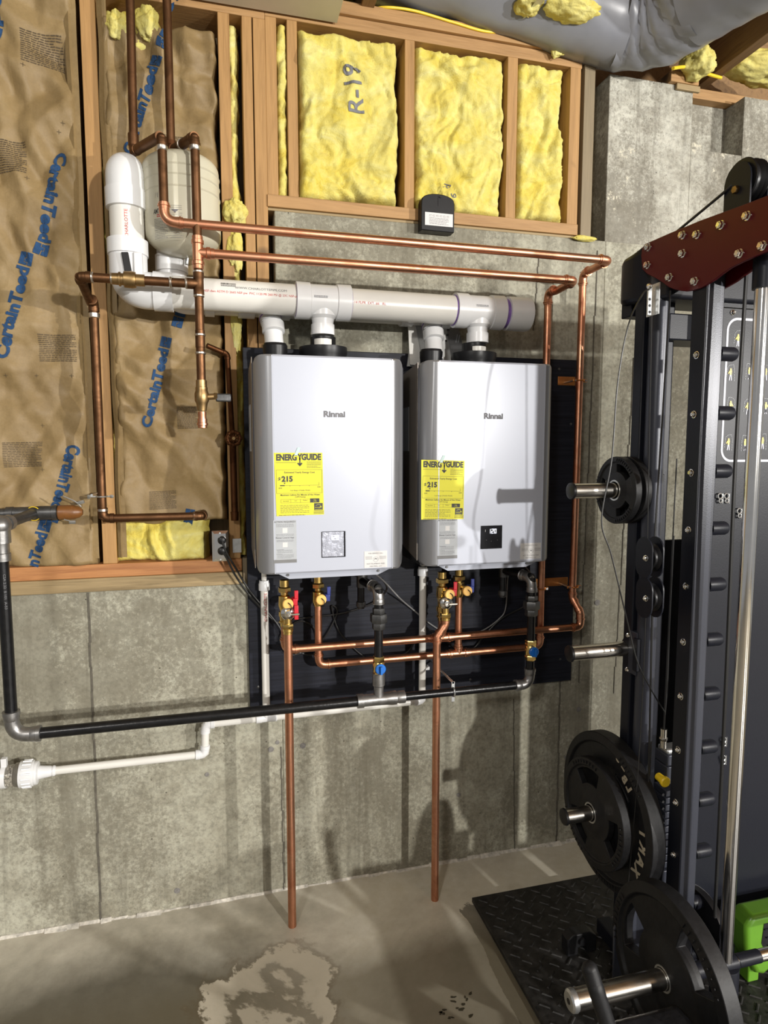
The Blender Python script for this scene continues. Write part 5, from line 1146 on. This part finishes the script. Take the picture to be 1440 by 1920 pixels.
for i in range(12):
    z = zb0_-.151*i
    if z < .1: break
    bolt(rk, (XP-.001, ym, z), (-1,0,0))
    MB().lathe((XP+wF, ym-.01, z+.004), (1,0,0), [(0,.0185),(.046,.0185),(.052,.016),(.055,.010)], 20).build('safety_peg', 'rackdark', rk)
# rear oval upright with dark flat behind
YT = -.70
xa_, xb_ = at(1199, 800, YT).x, at(1262, 800, YT).x; cxT = (xa_+xb_)/2; rxT = (xb_-xa_)/2
def oval(cx, cy, rx, ry, z0, z1, n=40, m_=None):
    m_ = m_ or MB(); P = []
    for k in range(n): a = 2*pi*k/n; P.append((cx+rx*math.copysign(abs(cos(a))**.75, cos(a)), cy+ry*math.copysign(abs(sin(a))**.9, sin(a)), z0))
    return m_.prism(P, (0,0,z1-z0))
MB().cyl((1.228, -.66, .02), (1.228, -.66, 2.15), .0275, 36).build('rear_upright', 'rackgrey', rk)
MB().box((at(1207,600,-.632).x, -.632, .02), (at(1266,600,-.632).x, -.59, 2.1)).build('rear_frame', 'rackdark', rk, bevel=.004)
# red side panels
OUT = [(1207,480),(1209,466),(1214,458),(1262,437),(1318,414),(1387,389),(1440,369),(1540,330),(1580,420),(1500,452),(1440,474),(1415,484),(1395,493),(1375,503),(1359,514),(1345,525),(1332,533),(1318,541),(1304,545),(1292,547),(1282,546),(1270,543.5),(1259,539),(1247,530),(1234,522),(1218,514),(1209,505)]
for xx in (XP-.009, XP+wF+.002):
    P = [V((xx, yz(px, py).y, yz(px, py).z)) for px, py in OUT]
    pn = MB().prism(P, (.008,0,0)).build('side_panel' if 1 else '', 'red', rk, bevel=.0015)
for px, py in ((1216.5,464),(1281,441),(1308,440),(1353,422),(1402,405),(1281,475.5),(1215,497),(1256.5,520),(1304,527.5),(1388,475.5),(1431,461)):
    p = yz(px, py, XP-.009); m = MB(); m.lathe(p, (-1,0,0), [(0,.0105),(.0018,.0105)], 18); m.hexnut(p+V((-.006,0,0)), (-1,0,0), .0092, .009); m.lathe(p+V((-.010,0,0)), (-1,0,0), [(0,.0075),(.002,.005),(.002,.003)], 14); m.build('bolt', 'chrome', rk)
# rounded rear cover between the panels
zc0, zc1 = at(1165,555,-.52).z, at(1165,486,-.52).z
xl = at(1160, 520, -.50).x; P = []
for t in [i/8 for i in range(9)]: P.append((xl+.10*(1-sin(t*pi/2)), -.50-.10*(1-cos(t*pi/2))+.0, 0)) 
poly = [(1.60,-.72,0),(1.21,-.72,0),(1.207,-.645,0),(1.199,-.63,0),(1.18,-.60,0),(1.182,-.55,0),(1.20,-.515,0),(1.24,-.495,0),(1.30,-.485,0),(1.60,-.485,0)]
bz, tz_ = 2.055, 2.205
vs = [(x,y,bz+.02*(y+.72)/.2) for x,y,_ in poly]+[(x,y,tz_+(.008 if y<-.6 else 0)) for x,y,_ in poly]; n = len(poly)
MB().add(vs, [tuple(range(n))[::-1], tuple(range(n,2*n))]+[(i,(i+1)%n,(i+1)%n+n,i+n) for i in range(n)]).build('rear_cover', 'rackdark', rk, bevel=.012, seg=3)
MB().box((1.262,-.66,1.955),(1.62,-.55,2.03)).build('cross_member', 'rackdark', rk, bevel=.004)
q0_, q1_ = at(1177,556,-.53), at(1206,597,-.53); MB().box((q0_.x,-.55,q1_.z),(q1_.x+.05,-.50,q0_.z)).build('rear_block', 'rackdark', rk, bevel=.003)
# cable bracket
p0, p1 = at(1214,536,-.745), at(1229,592,-.745)
m = MB().box((p0.x,-.75,p1.z),(p0.x+.011,-.747,p0.z)); m.box((p0.x+.018,-.77,p1.z),(p0.x+.021,-.72,p0.z+.005)); m.build('cable_bracket', 'galv', rk)
for py in (561,573,585): p = at(1218.5,py,-.7505); MB().cyl(p, p+V((0,.001,0)), .0038, 12).build('bracket_hole','screenb', rk)
bolt(rk, at(1217,537,-.751), (0,-1,0), .007); bolt(rk, at(1232,545,-.751), (0,-1,0), .007)
# storage pegs
YS = -.60
def peg(px0, py0, px1, py1, pad=True):
    a, b = at(px0, py0, YS), at(px1, py1, YS); z = (a.z+b.z)/2; a.z = b.z = z
    MB().cyl(a+X1*.006, V((1.235,YS,z)), .0225, 28).build('storage_sleeve', 'steel', rk)
    MB().lathe(a, X1, [(0,.018),(.002,.024),(.008,.0255),(.010,.0235)], 28).build('sleeve_cap', 'black', rk)
    MB().box((1.225,YS-.05,z-.065),(1.235,YS+.03,z+.065)).build('peg_bracket', 'rackgrey', rk, bevel=.003)
    MB().lathe((1.21,YS,z), X1, [(0,.026),(.002,.036),(.015,.036)], 28).build('flange', 'black', rk)
    MB().box((1.19,YS-.05,z-.05),(1.26,YT+.03,z+.05)).build('peg_arm','rackdark', rk, bevel=.002)
    return a, z
pg1, zp_1 = peg(1068,925,1155,915); pg2, zp_2 = peg(1065,1229,1180,1212); pg3, zp_3 = peg(1055,1531,1105,1525)
p0, p1 = at(1187,1184,-.64), at(1201,1262,-.64); MB().box((p0.x,-.66,p1.z),(p1.x,-.62,p0.z)).build('bracket_face','rackgrey', rk, bevel=.002)
for px, py in ((1178,1191),(1176,1255)): bolt(rk, at(px,py,-.62), (-.5,-1,0), .006)
# chart board
YPn = -.705; xb0 = at(1342, 700, YPn).x
zt_, zs_ = at(1400,505,YPn).z, at(1380,578,YPn).z
MB().box((at(1328,700,YPn).x,YPn,.03),(2.0,YPn+.02,zs_-.0015)).build('chart_board','rackdark', rk)
MB().box((at(1328,700,YPn).x,YPn,zs_+.0015),(2.0,YPn+.02,zt_)).build('top_board','rackdark', rk)
# white rounded frame line + figures
bL, bT, bB = at(1361,650,YPn).x, at(1400,597,YPn).z, at(1400,866,YPn).z; Rr = .036; lw = .0065; xr_ = bL+.52
def arc(cx, cz, a0, a1, r): return [(cx+r*cos(a0+(a1-a0)*i/8), cz+r*sin(a0+(a1-a0)*i/8)) for i in range(9)]
o1 = arc(bL+Rr,bT-Rr,pi,pi/2,Rr)+arc(xr_-Rr,bT-Rr,pi/2,0,Rr)+arc(xr_-Rr,bB+Rr,0,-pi/2,Rr)+arc(bL+Rr,bB+Rr,-pi/2,-pi,Rr)
R2_ = Rr-lw; o2 = arc(bL+Rr,bT-Rr,pi,pi/2,R2_)+arc(xr_-Rr,bT-Rr,pi/2,0,R2_)+arc(xr_-Rr,bB+Rr,0,-pi/2,R2_)+arc(bL+Rr,bB+Rr,-pi/2,-pi,R2_)
n = len(o1); m = MB().add([(x,YPn-.0008,z) for x,z in o1+o2], [(i,(i+1)%n,(i+1)%n+n,i+n) for i in range(n)]); m.build('frame_line','chartw', rk, smooth=0)
rr_ = random.Random(4)
def ell(cx, cy, rx, ry, n=8): return ('p', [(cx+rx*cos(2*pi*k/n), cy+ry*sin(2*pi*k/n)) for k in range(n)])
for i,(px,py) in enumerate(((1384,638),(1418,640),(1370,702),(1405,700),(1436,702),(1370,763),(1402,766),(1436,765),(1366,833),(1397,834),(1430,831))):
    c = at(px, py, YPn-.001); s = .00155; sg = -1 if i % 2 else 1
    printed('exercise_figure', [ell(0,9*s,2*s,2.2*s), ('p',[(-2.6*s,7*s),(2.6*s,7*s),(2*s,-1*s),(-2*s,-1*s)]), ('p',[(-2.4*s*sg,7*s),(-6*s*sg,2*s),(-5*s*sg,1*s),(-2*s*sg,4*s)])], c, (1,0,0), (0,0,1), 'yellowp', rk)
    printed('exercise_legs', [('p',[(-2*s,-1*s),(0,-1*s),(-1.5*s*sg,-11*s),(-3.4*s*sg,-11*s)]), ('p',[(0,-1*s),(2*s,-1*s),(3*s*sg,-11*s),(1.2*s*sg,-11*s)])], c, (1,0,0), (0,0,1), 'chartw', rk)
    I = []; x_, z_ = -6*s*sg, 14*s
    pts = [(-9*s*sg,-6*s),(-8*s*sg,12*s),(-3*s*sg,17*s),(6*s*sg,18*s),(8*s*sg,6*s),(8*s*sg,-14*s)]
    for (u0,v0_),(u1,v1_) in zip(pts, pts[1:]):
        d = V((u1-u0,v1_-v0_)).normalized(); nn = (-d.y*.0005, d.x*.0005); k_ = 4
        for j in range(k_):
            t0,t1_ = j/k_,(j+.7)/k_; A_ = (u0+(u1-u0)*t0+rr_.uniform(-1,1)*.001, v0_+(v1_-v0_)*t0); B_ = (u0+(u1-u0)*t1_, v0_+(v1_-v0_)*t1_+rr_.uniform(-1,1)*.001)
            I.append(('p',[(A_[0]+nn[0],A_[1]+nn[1]),(B_[0]+nn[0],B_[1]+nn[1]),(B_[0]-nn[0],B_[1]-nn[1]),(A_[0]-nn[0],A_[1]-nn[1])]))
    printed('exercise_outline', I, c, (1,0,0), (0,0,1), 'labelg', rk)
bolt(rk, at(1374,586,YPn), (0,-1,0), .007)
for px, py in ((1386,503),): bolt(rk, at(px,py,YPn), (0,-1,0), .006)
# weight stack
ws = thing('weight_stack', 'column of grey weight stack plates with holes between the two rack uprights', 'weight stack', (1.27,-.74,.3))
xs0, xs1 = at(1237,1550,-.75).x, at(1262,1550,-.75).x+.05
za = at(1248,1472,-.76).z
for i in range(11):
    z = at(1248, 1480+13.2*i, -.76).z; 
    p = MB().box((xs0,-.77,z-.0175),(xs1,-.715,z)).build('weight_plate','rackgrey', ws, bevel=.0015)
    hc = at(1243.5, 1487+13.2*i, -.77); MB().cyl((hc.x,-.7705,z-.009),(hc.x,-.769,z-.009),.0042,12).build('pin_hole','screenb', p)
zt1 = at(1248,1436,-.76).z; zt2 = at(1248,1479,-.76).z
MB().box((xs0,-.77,zt2+.018),(xs1,-.715,zt1)).build('top_plate','rackgrey', ws, bevel=.002); MB().box((xs0,-.77,zt1+.003),(xs1,-.715,zt1+.035)).build('top_plate','rackgrey', ws, bevel=.003)
MB().box((xs0+.003,-.765,at(1248,1434,-.76).z+.03),(xs1,-.72,at(1248,1405,-.76).z)).build('carriage','galv', ws, bevel=.006)
pk = at(1247,1467,-.79); m = MB().lathe(pk+V((0,.03,.003)), (0,-1,-.05), [(0,.011),(.024,.012),(.025,.015),(.032,.0155),(.035,.013)], 20); m.build('selector_pin','yellowp', ws, label='yellow selector pin knob')
p_ = at(1244,1385,-.75); m = MB().cyl(p_-UPt*.026, p_+UPt*.03, .009, 14); m.hexnut(p_+UPt*.0, UPt, .011, .010); m.build('cable_end','steel', ws)
MB().cyl(p_+UPt*.03, V((p_.x+.004,-.75,1.40)), .0025, 8).build('stack_cable','cable', ws)
MB().box((at(1240,1100,-.56).x,-.56,.10),(1.62,-.55,at(1265,1012,-.56).z)).build('stack_shroud','black', ws, bevel=.002)
MB().box((xs0,-.77,.02),(xs1,-.715,at(1248,1628,-.76).z)).build('stack_base','rackgrey', ws, bevel=.003)
# guide rod, bar
YBr, ZBr = -1.0, .31
rp0, rp1 = at(1425,530,YBr), at(1365,1790,YBr); XR_ = (rp0.x+rp1.x)/2
MB().cyl((XR_,YBr,.05),(XR_,YBr,2.2), .0165, 28).build('guide_rod','chrome', rk)
zsx = at(1425,541,YBr).z; MB().lathe((XR_+.002,YBr,zsx), UPt, [(0,.024),(.10,.024)], 24).build('rod_socket','rackdark', rk)
zso = at(1370,1805,YBr).z
bb = thing('smith_barbell', 'chrome barbell on the vertical guide rod, low in front of the rack', 'barbell', (1.0,YBr,ZBr))
MB().lathe((XR_,YBr,zso), -UPt, [(0,.026),(.001,.033),(.004,.034),(.22,.034),(.222,.03)], 28).build('slide_carriage','rackdark', bb)
bz_ = at(1160,1855,YBr).z; xt_ = at(1066,1880,YBr).x
MB().cyl((xt_+.005,YBr,bz_),(1.10,YBr,bz_),.0245,32).build('sleeve','steel', bb)
MB().lathe((xt_,YBr,bz_),X1,[(0,.006),(.0,.021),(.004,.0255),(.014,.0265),(.018,.0245)],32).build('sleeve_end','galv', bb); MB().cyl((xt_-.001,YBr,bz_),(xt_+.002,YBr,bz_),.007,12).build('end_bolt','screenb', bb)
MB().cyl((1.10,YBr,bz_),(XR_+.03,YBr,bz_),.02,24).build('bar_core','rackdark', bb); MB().cyl((XR_+.02,YBr,bz_),(2.0,YBr,bz_),.015,24).build('bar','chrome', bb)
MB().lathe((XR_+.035,YBr,bz_),X1,[(0,.0165),(.07,.0165)],24).build('bar_sleeve','rackdark', bb)
# weight plates: solid of polar cells with grip openings
def plate(name, label, c, R, th, holes, hr, rim, grp, hub=.05, brand=None, na=96):
    rad = [.0255]+[hub, hub*1.15]+[R*f for f in hr[:1]]; 
    rs = sorted(set([.0255, hub, hub*1.2, R*hr[0], R*(hr[0]+hr[1])/2, R*hr[1], R*rim, R*(rim+.03), R*.985, R]))
    def thk(r):
        if r <= hub: return th/2
        if r < R*(rim+.02): return th*.30
        return th/2 if r < R*.98 else th*.40
    nr = len(rs)
    def dead(i, k):
        rm = (rs[i]+rs[i+1])/2/R
        if not (hr[0] < rm < hr[1]): return False
        a = (k+.5)/na*2*pi
        for h, hw_ in holes:
            d = (a-h+pi) % (2*pi)-pi
            if abs(d) < hw_: return True
        return False
    vs = []; fs = []
    for sgn in (-1, 1):
        for i, r_ in enumerate(rs):
            for k in range(na):
                a = 2*pi*k/na; vs.append((c[0]+sgn*thk(r_), c[1]+r_*cos(a), c[2]+r_*sin(a)))
    ID = lambda s_, i, k: (s_*nr+i)*na+k % na
    alive = lambda i, k: 0 <= i < nr-1 and not dead(i, k % na)
    for i in range(nr-1):
        for k in range(na):
            if not alive(i, k): continue
            for s_ in (0, 1): fs.append((ID(s_,i,k), ID(s_,i,k+1), ID(s_,i+1,k+1), ID(s_,i+1,k)))
            if not alive(i-1, k): fs.append((ID(0,i,k), ID(0,i,k+1), ID(1,i,k+1), ID(1,i,k)))
            if not alive(i+1, k): fs.append((ID(0,i+1,k), ID(0,i+1,k+1), ID(1,i+1,k+1), ID(1,i+1,k)))
            if not alive(i, k-1): fs.append((ID(0,i,k), ID(0,i+1,k), ID(1,i+1,k), ID(1,i,k)))
            if not alive(i, k+1): fs.append((ID(0,i,k+1), ID(0,i+1,k+1), ID(1,i+1,k+1), ID(1,i,k+1)))
    root = thing('weight_plate', label, 'weight plate', c, grp)
    MB().add(vs, fs).build('disc', 'rubber', root, smooth=50, bevel=.002)
    MB().lathe((c[0]-th/2-.001, c[1], c[2]), X1, [(0,.0262),(0,.031),(.004,.031),(.004,.0262)], 28, False).build('hub_ring','galv', root)
    for h, hw_ in holes:
        m = MB()
        for j in range(-4, 5):
            a = h+j*hw_*.22; u = V((0,cos(a),sin(a))); r0_, r1_ = R*(rim+.05), R*.95; t_ = V((0,-sin(a),cos(a)))*.0018; cc = V((c[0]-th/2-.0015,c[1],c[2]))
            m.hexa([cc+u*r0_-t_, cc+u*r1_-t_, cc+u*r1_+t_, cc+u*r0_+t_]+[q+V((.002,0,0)) for q in (cc+u*r0_-t_, cc+u*r1_-t_, cc+u*r1_+t_, cc+u*r0_+t_)])
        m.build('grip_ribs','rubber', root)['kind'] = 'stuff'
    return root
h3 = [(pi*.5+.5, .48), (pi*.5+.5+2*pi/3, .48), (pi*.5+.5+4*pi/3, .48)]
plate('weight_plate','small outer black plate on the upper storage peg', (1.155, YS, zp_1), .100, .026, h3, (.55,.78), .82, 'plates on the upper storage peg', .042)
plate('weight_plate','small inner black plate nearest the rack on the upper storage peg', (1.188, YS, zp_1), .100, .026, h3, (.55,.78), .82, 'plates on the upper storage peg', .042)
h3b = [(pi*.40, .50), (pi*.40+2*pi/3, .50), (pi*.40+4*pi/3, .50)]
zb3 = zp_3
plate('weight_plate','smaller outer black plate with grips on the bottom storage peg', (1.115, YS, zb3), .165, .036, h3b, (.52,.80), .84, 'plates on the bottom storage peg', .055)
bp = plate('weight_plate','large black bumper plate with tan lettering on the bottom storage peg', (1.165, YS, zb3+.002), .236, .055, [(2.2,.3),(4.6,.3)], (.60,.64), .86, 'plates on the bottom storage peg', .07)
tl = simple('tan_lettering', (.42,.36,.26), .7)
def ringtext(root, c, s, a0, r, size, up=1, step=.2):
    m = MB()
    for i, ch in enumerate(s):
        a = a0+i*step; u = V((0, cos(a), sin(a))); cc = V(c)+u*r; right = V((0, sin(a), -cos(a)))*up*-1; upv = u*up
        vs, fs = glyphs(ch, size, .002); right = V((0,-1,0)) if 0 else V((0, sin(a), -cos(a))); 
        m.add([cc+right*v.x+u*v.y for v in vs], fs)
    return m.build('plate_lettering', tl, root, smooth=0)
cL = (1.165-.055*.30-.0012, YS, zb3+.004)
ringtext(bp, cL, 'LB', 2.30, .205*.84, .035, 1, -.16); ringtext(bp, cL, '25', 2.02, .242*.84, .035, 1, -.16)
ringtext(bp, cL, 'TRAX', 2.98, .236*.80, .052, 1, .235)
cF = (1.082, YBr, bz_)
fp = plate('weight_plate','large black grip plate loaded on the barbell sleeve in the foreground', cF, .218, .05, [(2.25,.42),(2.25+2*pi/3,.42),(2.25+4*pi/3,.42)], (.50,.80), .84, None, .07)
# pulleys
def capsule(y0_, z0_, y1_, z1_, r, x, th=.004):
    a, b = V((x, y0_, z0_)), V((x, y1_, z1_)); d = (b-a).normalized(); n_ = V((0, -d.z, d.y)); P = []
    for i in range(9): t = -pi/2+pi*i/8; P.append(b+d*r*cos(t)+n_*r*sin(t))
    for i in range(9): t = pi/2+pi*i/8; P.append(a+d*r*cos(t)+n_*r*sin(t))
    return MB().prism(P, (th,0,0))
pu = thing('cable_pulley', 'black cable pulley standing on top of the red rack panel', 'pulley', atx(1390,370,1.225)); 
pc = atx(1384,348,1.215)
capsule(pc.y, pc.z+.012, pc.y, pc.z-.07, .040, 1.212).build('side_plate','rackdark', pu); capsule(pc.y, pc.z+.012, pc.y, pc.z-.07, .040, 1.262).build('side_plate','rackdark', pu)
MB().lathe((1.22,pc.y,pc.z+.01), X1, [(0,.050),(.003,.052),(.009,.044),(.018,.044),(.024,.052),(.030,.044),(.036,.052),(.039,.050)], 36).build('wheel','black', pu)
m = MB().hexnut((1.208,pc.y-.0,pc.z-.01), X1, .009, .010); m.build('axle_nut','brassold', pu)
for lab, pyc, zof in (('upper black cable pulley clipped beside the oval rack post', 1045, .05), ('lower black cable pulley clipped beside the oval rack post', 1120, -.05)):
    c = at(1214, pyc, -.80); root = thing('cable_pulley', lab, 'pulley', c, 'mid-height cable pulleys')
    for dx in (-.012, .022): capsule(c.y-.0, c.z-.022, c.y, c.z+.022, .034, c.x+dx).build('side_plate','rackdark', root)
    MB().lathe((c.x-.004,c.y,c.z), X1, [(0,.036),(.002,.038),(.008,.030),(.014,.030),(.020,.038),(.022,.036)], 32).build('wheel','black', root)
    bolt(root, (c.x-.012,c.y-.01,c.z), (-1,-.2,0), .007)
# cables
def cab(label, pts, r, mat='cable'):
    o = MB().tube(smooth_path(pts, 10), r, 8).build('gym_cable', mat); tag(o, label, 'cable', 'gym rack cables'); return o
cab('black cable running from the top pulley down to the red panel', [V((1.24,pc.y+.04,pc.z+.03)), at(1371,349,pc.y+.02), at(1320,392,pc.y+.1), at(1262,440,-.70)], .0035)
cab('thin slack cable hanging from the post bracket across the pegs', [at(1217,543,-.76), at(1205,552,-.78), at(1178,610,-.80), at(1158,720,-.80), at(1147,860,-.80), at(1128,975,-.80), at(1146,1040,-.80), at(1175,1160,-.80), at(1195,1240,-.79), at(1222,1295,-.78), at(1247,1336,-.77)], .0019)
cab('black cable hanging straight down behind the chrome guide rod', [at(1401,492,-.93), at(1396,570,-.93), at(1378,880,-.93), at(1362,1260,-.93), at(1340,1720,-.93)], .0045)
cab('thin cable hanging down along the face of the oval post', [at(1222,592,-.76), at(1218,800,-.76), at(1210,1180,-.76), at(1196,1450,-.76), at(1178,1660,-.76)], .0016)
cab('black cable running down the right side of the oval post', [at(1257,545,-.75), at(1241,800,-.75), at(1226,1040,-.78), at(1222,1180,-.77), at(1216,1450,-.76), at(1207,1700,-.76)], .0026)
cab('thin cable dropping between the oval post and the bolted upright', [at(1269,860,-.74), at(1262,1000,-.74), at(1256,1140,-.74), at(1252,1270,-.74), at(1247,1340,-.74)], .0018)
# clips on the chart board
def clip(px, py, lab, s=1):
    p = at(px, py, YPn-.006); m = MB(); m.torus(p+V((0,0,.006*s)), (0,1,0), .0075*s, .0022, 16, 6); m.torus(p+V((.002,0,-.008*s)), (0,1,.0), .0055*s, .002, 16, 6); m.tube([p+V((.010*s,0,-.016*s)), p+V((.010*s,0,.014*s))], .0022, 6)
    o = m.build('snap_clip','galv'); tag(o, lab, 'clip', 'snap clips hung on the black board')
clip(1350,934,'chrome snap clip, left one of the pair beside the third peg'); clip(1362,934,'chrome snap clip, right one of the pair beside the third peg'); clip(1386,962,'chrome snap clip closest to the chrome rod under the pair'); clip(1357,1391,'upper chrome snap clip low on the board'); clip(1356,1425,'lower chrome snap clip low on the board')
# base and foot
MB().box((XP,-1.35,.02),(XP+.05,-.50,.07)).build('base_beam','rackdark', rk, bevel=.004)
q = [at(1152,1742,-.80), at(1176,1700,-.80), at(1216,1690,-.80), at(1192,1850,-.80), at(1150,1850,-.80)]
MB().prism(q, (0,.008,0)).build('foot_gusset','rackgrey', rk, bevel=.002)
MB().lathe((XP+wF+.03,-.86,.30), X1, [(0,.10),(.02,.10),(.022,.09)], 40).build('lower_pulley','black', rk)
m = MB().torus((XP+wF+.06,-.84,.28), X1, .105, .005, 40, 8); m.build('pulley_guard','galv', rk)
# mat
mc = atz(890,1690,.0); mt = thing('rubber_mat', 'worn black diamond-plate rubber mat under the gym rack', 'mat', (1.5,-.9,0))
MB().box((mc.x-.012,-3.2,0.0),(2.9,mc.y,.018)).build('mat_body','matr', mt, bevel=.003)
r = random.Random(2); m = MB(); st_ = .052; k = 0
yy = mc.y-.03; row = 0
while yy > -1.6:
    xx = mc.x+.02+(st_/2 if row % 2 else 0)
    while xx < 1.75:
        a = radians(40 if (row+k) % 2 else -40); d = V((cos(a),sin(a),0))*.017; n_ = V((-sin(a),cos(a),0))*.0042; c = V((xx,yy,.018)); t = V((0,0,.0028))
        m.hexa([c-d-n_, c+d-n_, c+d+n_, c-d+n_, c-d*.85-n_*.4+t, c+d*.85-n_*.4+t, c+d*.85+n_*.4+t, c-d*.85+n_*.4+t]); xx += st_; k += 1
    yy -= st_*.62; row += 1
m.build('raised_tread','matr', mt, smooth=0)['kind'] = 'stuff'
# small black clamp block on the mat
c = atz(1090,1790,.02); cb = thing('bar_clamp', 'small black clamp lying on the rubber mat behind the bench', 'clamp', (c.x,c.y,.0208))
m = MB().prism([(c.x-.05,c.y,.0208),(c.x-.01,c.y,.0208),(c.x-.01,c.y,.045),(c.x+.02,c.y,.045),(c.x+.02,c.y,.0208),(c.x+.055,c.y,.0208),(c.x+.055,c.y,.075),(c.x+.03,c.y,.092),(c.x-.03,c.y,.092),(c.x-.05,c.y,.075)], (0,.04,0)); m.build('clamp_body','rubber', cb, bevel=.004); MB().cyl((c.x+.0,c.y-.01,.07),(c.x+.0,c.y+.05,.07),.012,16).build('clamp_roller','black', cb)
# bench pad with handle
pa_ = at(1310,1862,-1.10); bn = thing('weight_bench', 'black vinyl bench pad with a curved grip in the bottom right foreground', 'bench', (.93,-1.3,0))
bx0, bx1 = .80, 1.01; ztp_ = .335
rb_ = MB().box((.83,-1.62,ztp_-.06),(1.04,-1.075,ztp_-.01)).build('seat_pad','vinyl', bn, bevel=.022, seg=4)
MB().box((.86,-1.55,ztp_-.075),(.97,-1.12,ztp_-.061)).build('pad_board','rackdark', bn, bevel=.003)
MB().box((.89,-1.55,.10),(.94,-1.15,.26)).build('bench_frame','rackdark', bn, bevel=.004); MB().box((.78,-1.40,.018),(1.05,-1.34,.10)).build('bench_foot','rackdark', bn, bevel=.004)
g0, g1, g2_ = at(1106,1818,-1.13), at(1122,1868,-1.15), at(1152,1965,-1.17)
gr = MB().tube(smooth_path([g0, g0.lerp(g1,.5), g1, g2_, g2_+V((.03,.01,-.12))], 8), .0175, 20); gr.ball(g0, .0175, 20); gr.build('foam_grip','rubber', bn)
# green stool
gs = thing('green_stool', 'lime green plastic stool with a dark louvred opening at the right edge', 'stool', (1.62,-.93,.018))
G = -.80; q0 = at(1400,1712,G); gx, gz = q0.x, q0.z
P = [(gx+.005,0,gz),(gx+.32,0,gz+.0),(gx+.32,0,gz-.05),(gx+.06,0,gz-.20),(gx+.03,0,gz-.19),(gx-.012,0,gz-.11),(gx-.016,0,gz-.03)]
P = [V((x,G-.02,z)) for x,_,z in P]; MB().prism(P, (0,.07,0)).build('stool_body','green', gs, bevel=.014, seg=4)
MB().box((gx+.02,G,.018),(gx+.06,G+.06,gz-.12)).build('leg','green', gs, bevel=.004); MB().box((gx+.26,G,.018),(gx+.30,G+.06,gz-.05)).build('leg','green', gs, bevel=.004)
P = [(gx+.045,gz-.028),(gx+.30,gz-.028),(gx+.30,gz-.055),(gx+.075,gz-.155),(gx+.04,gz-.09)]
MB().prism([V((x,G-.0215,z)) for x,z in P], (0,.004,0)).build('opening','screenb', gs)
for k in range(4):
    z = gz-.045-.028*k; xa_ = gx+.046+.008*k; MB().box((xa_,G-.025,z-.002),(gx+.30,G-.020,z+.002)).build('louvre','rackdark', gs)
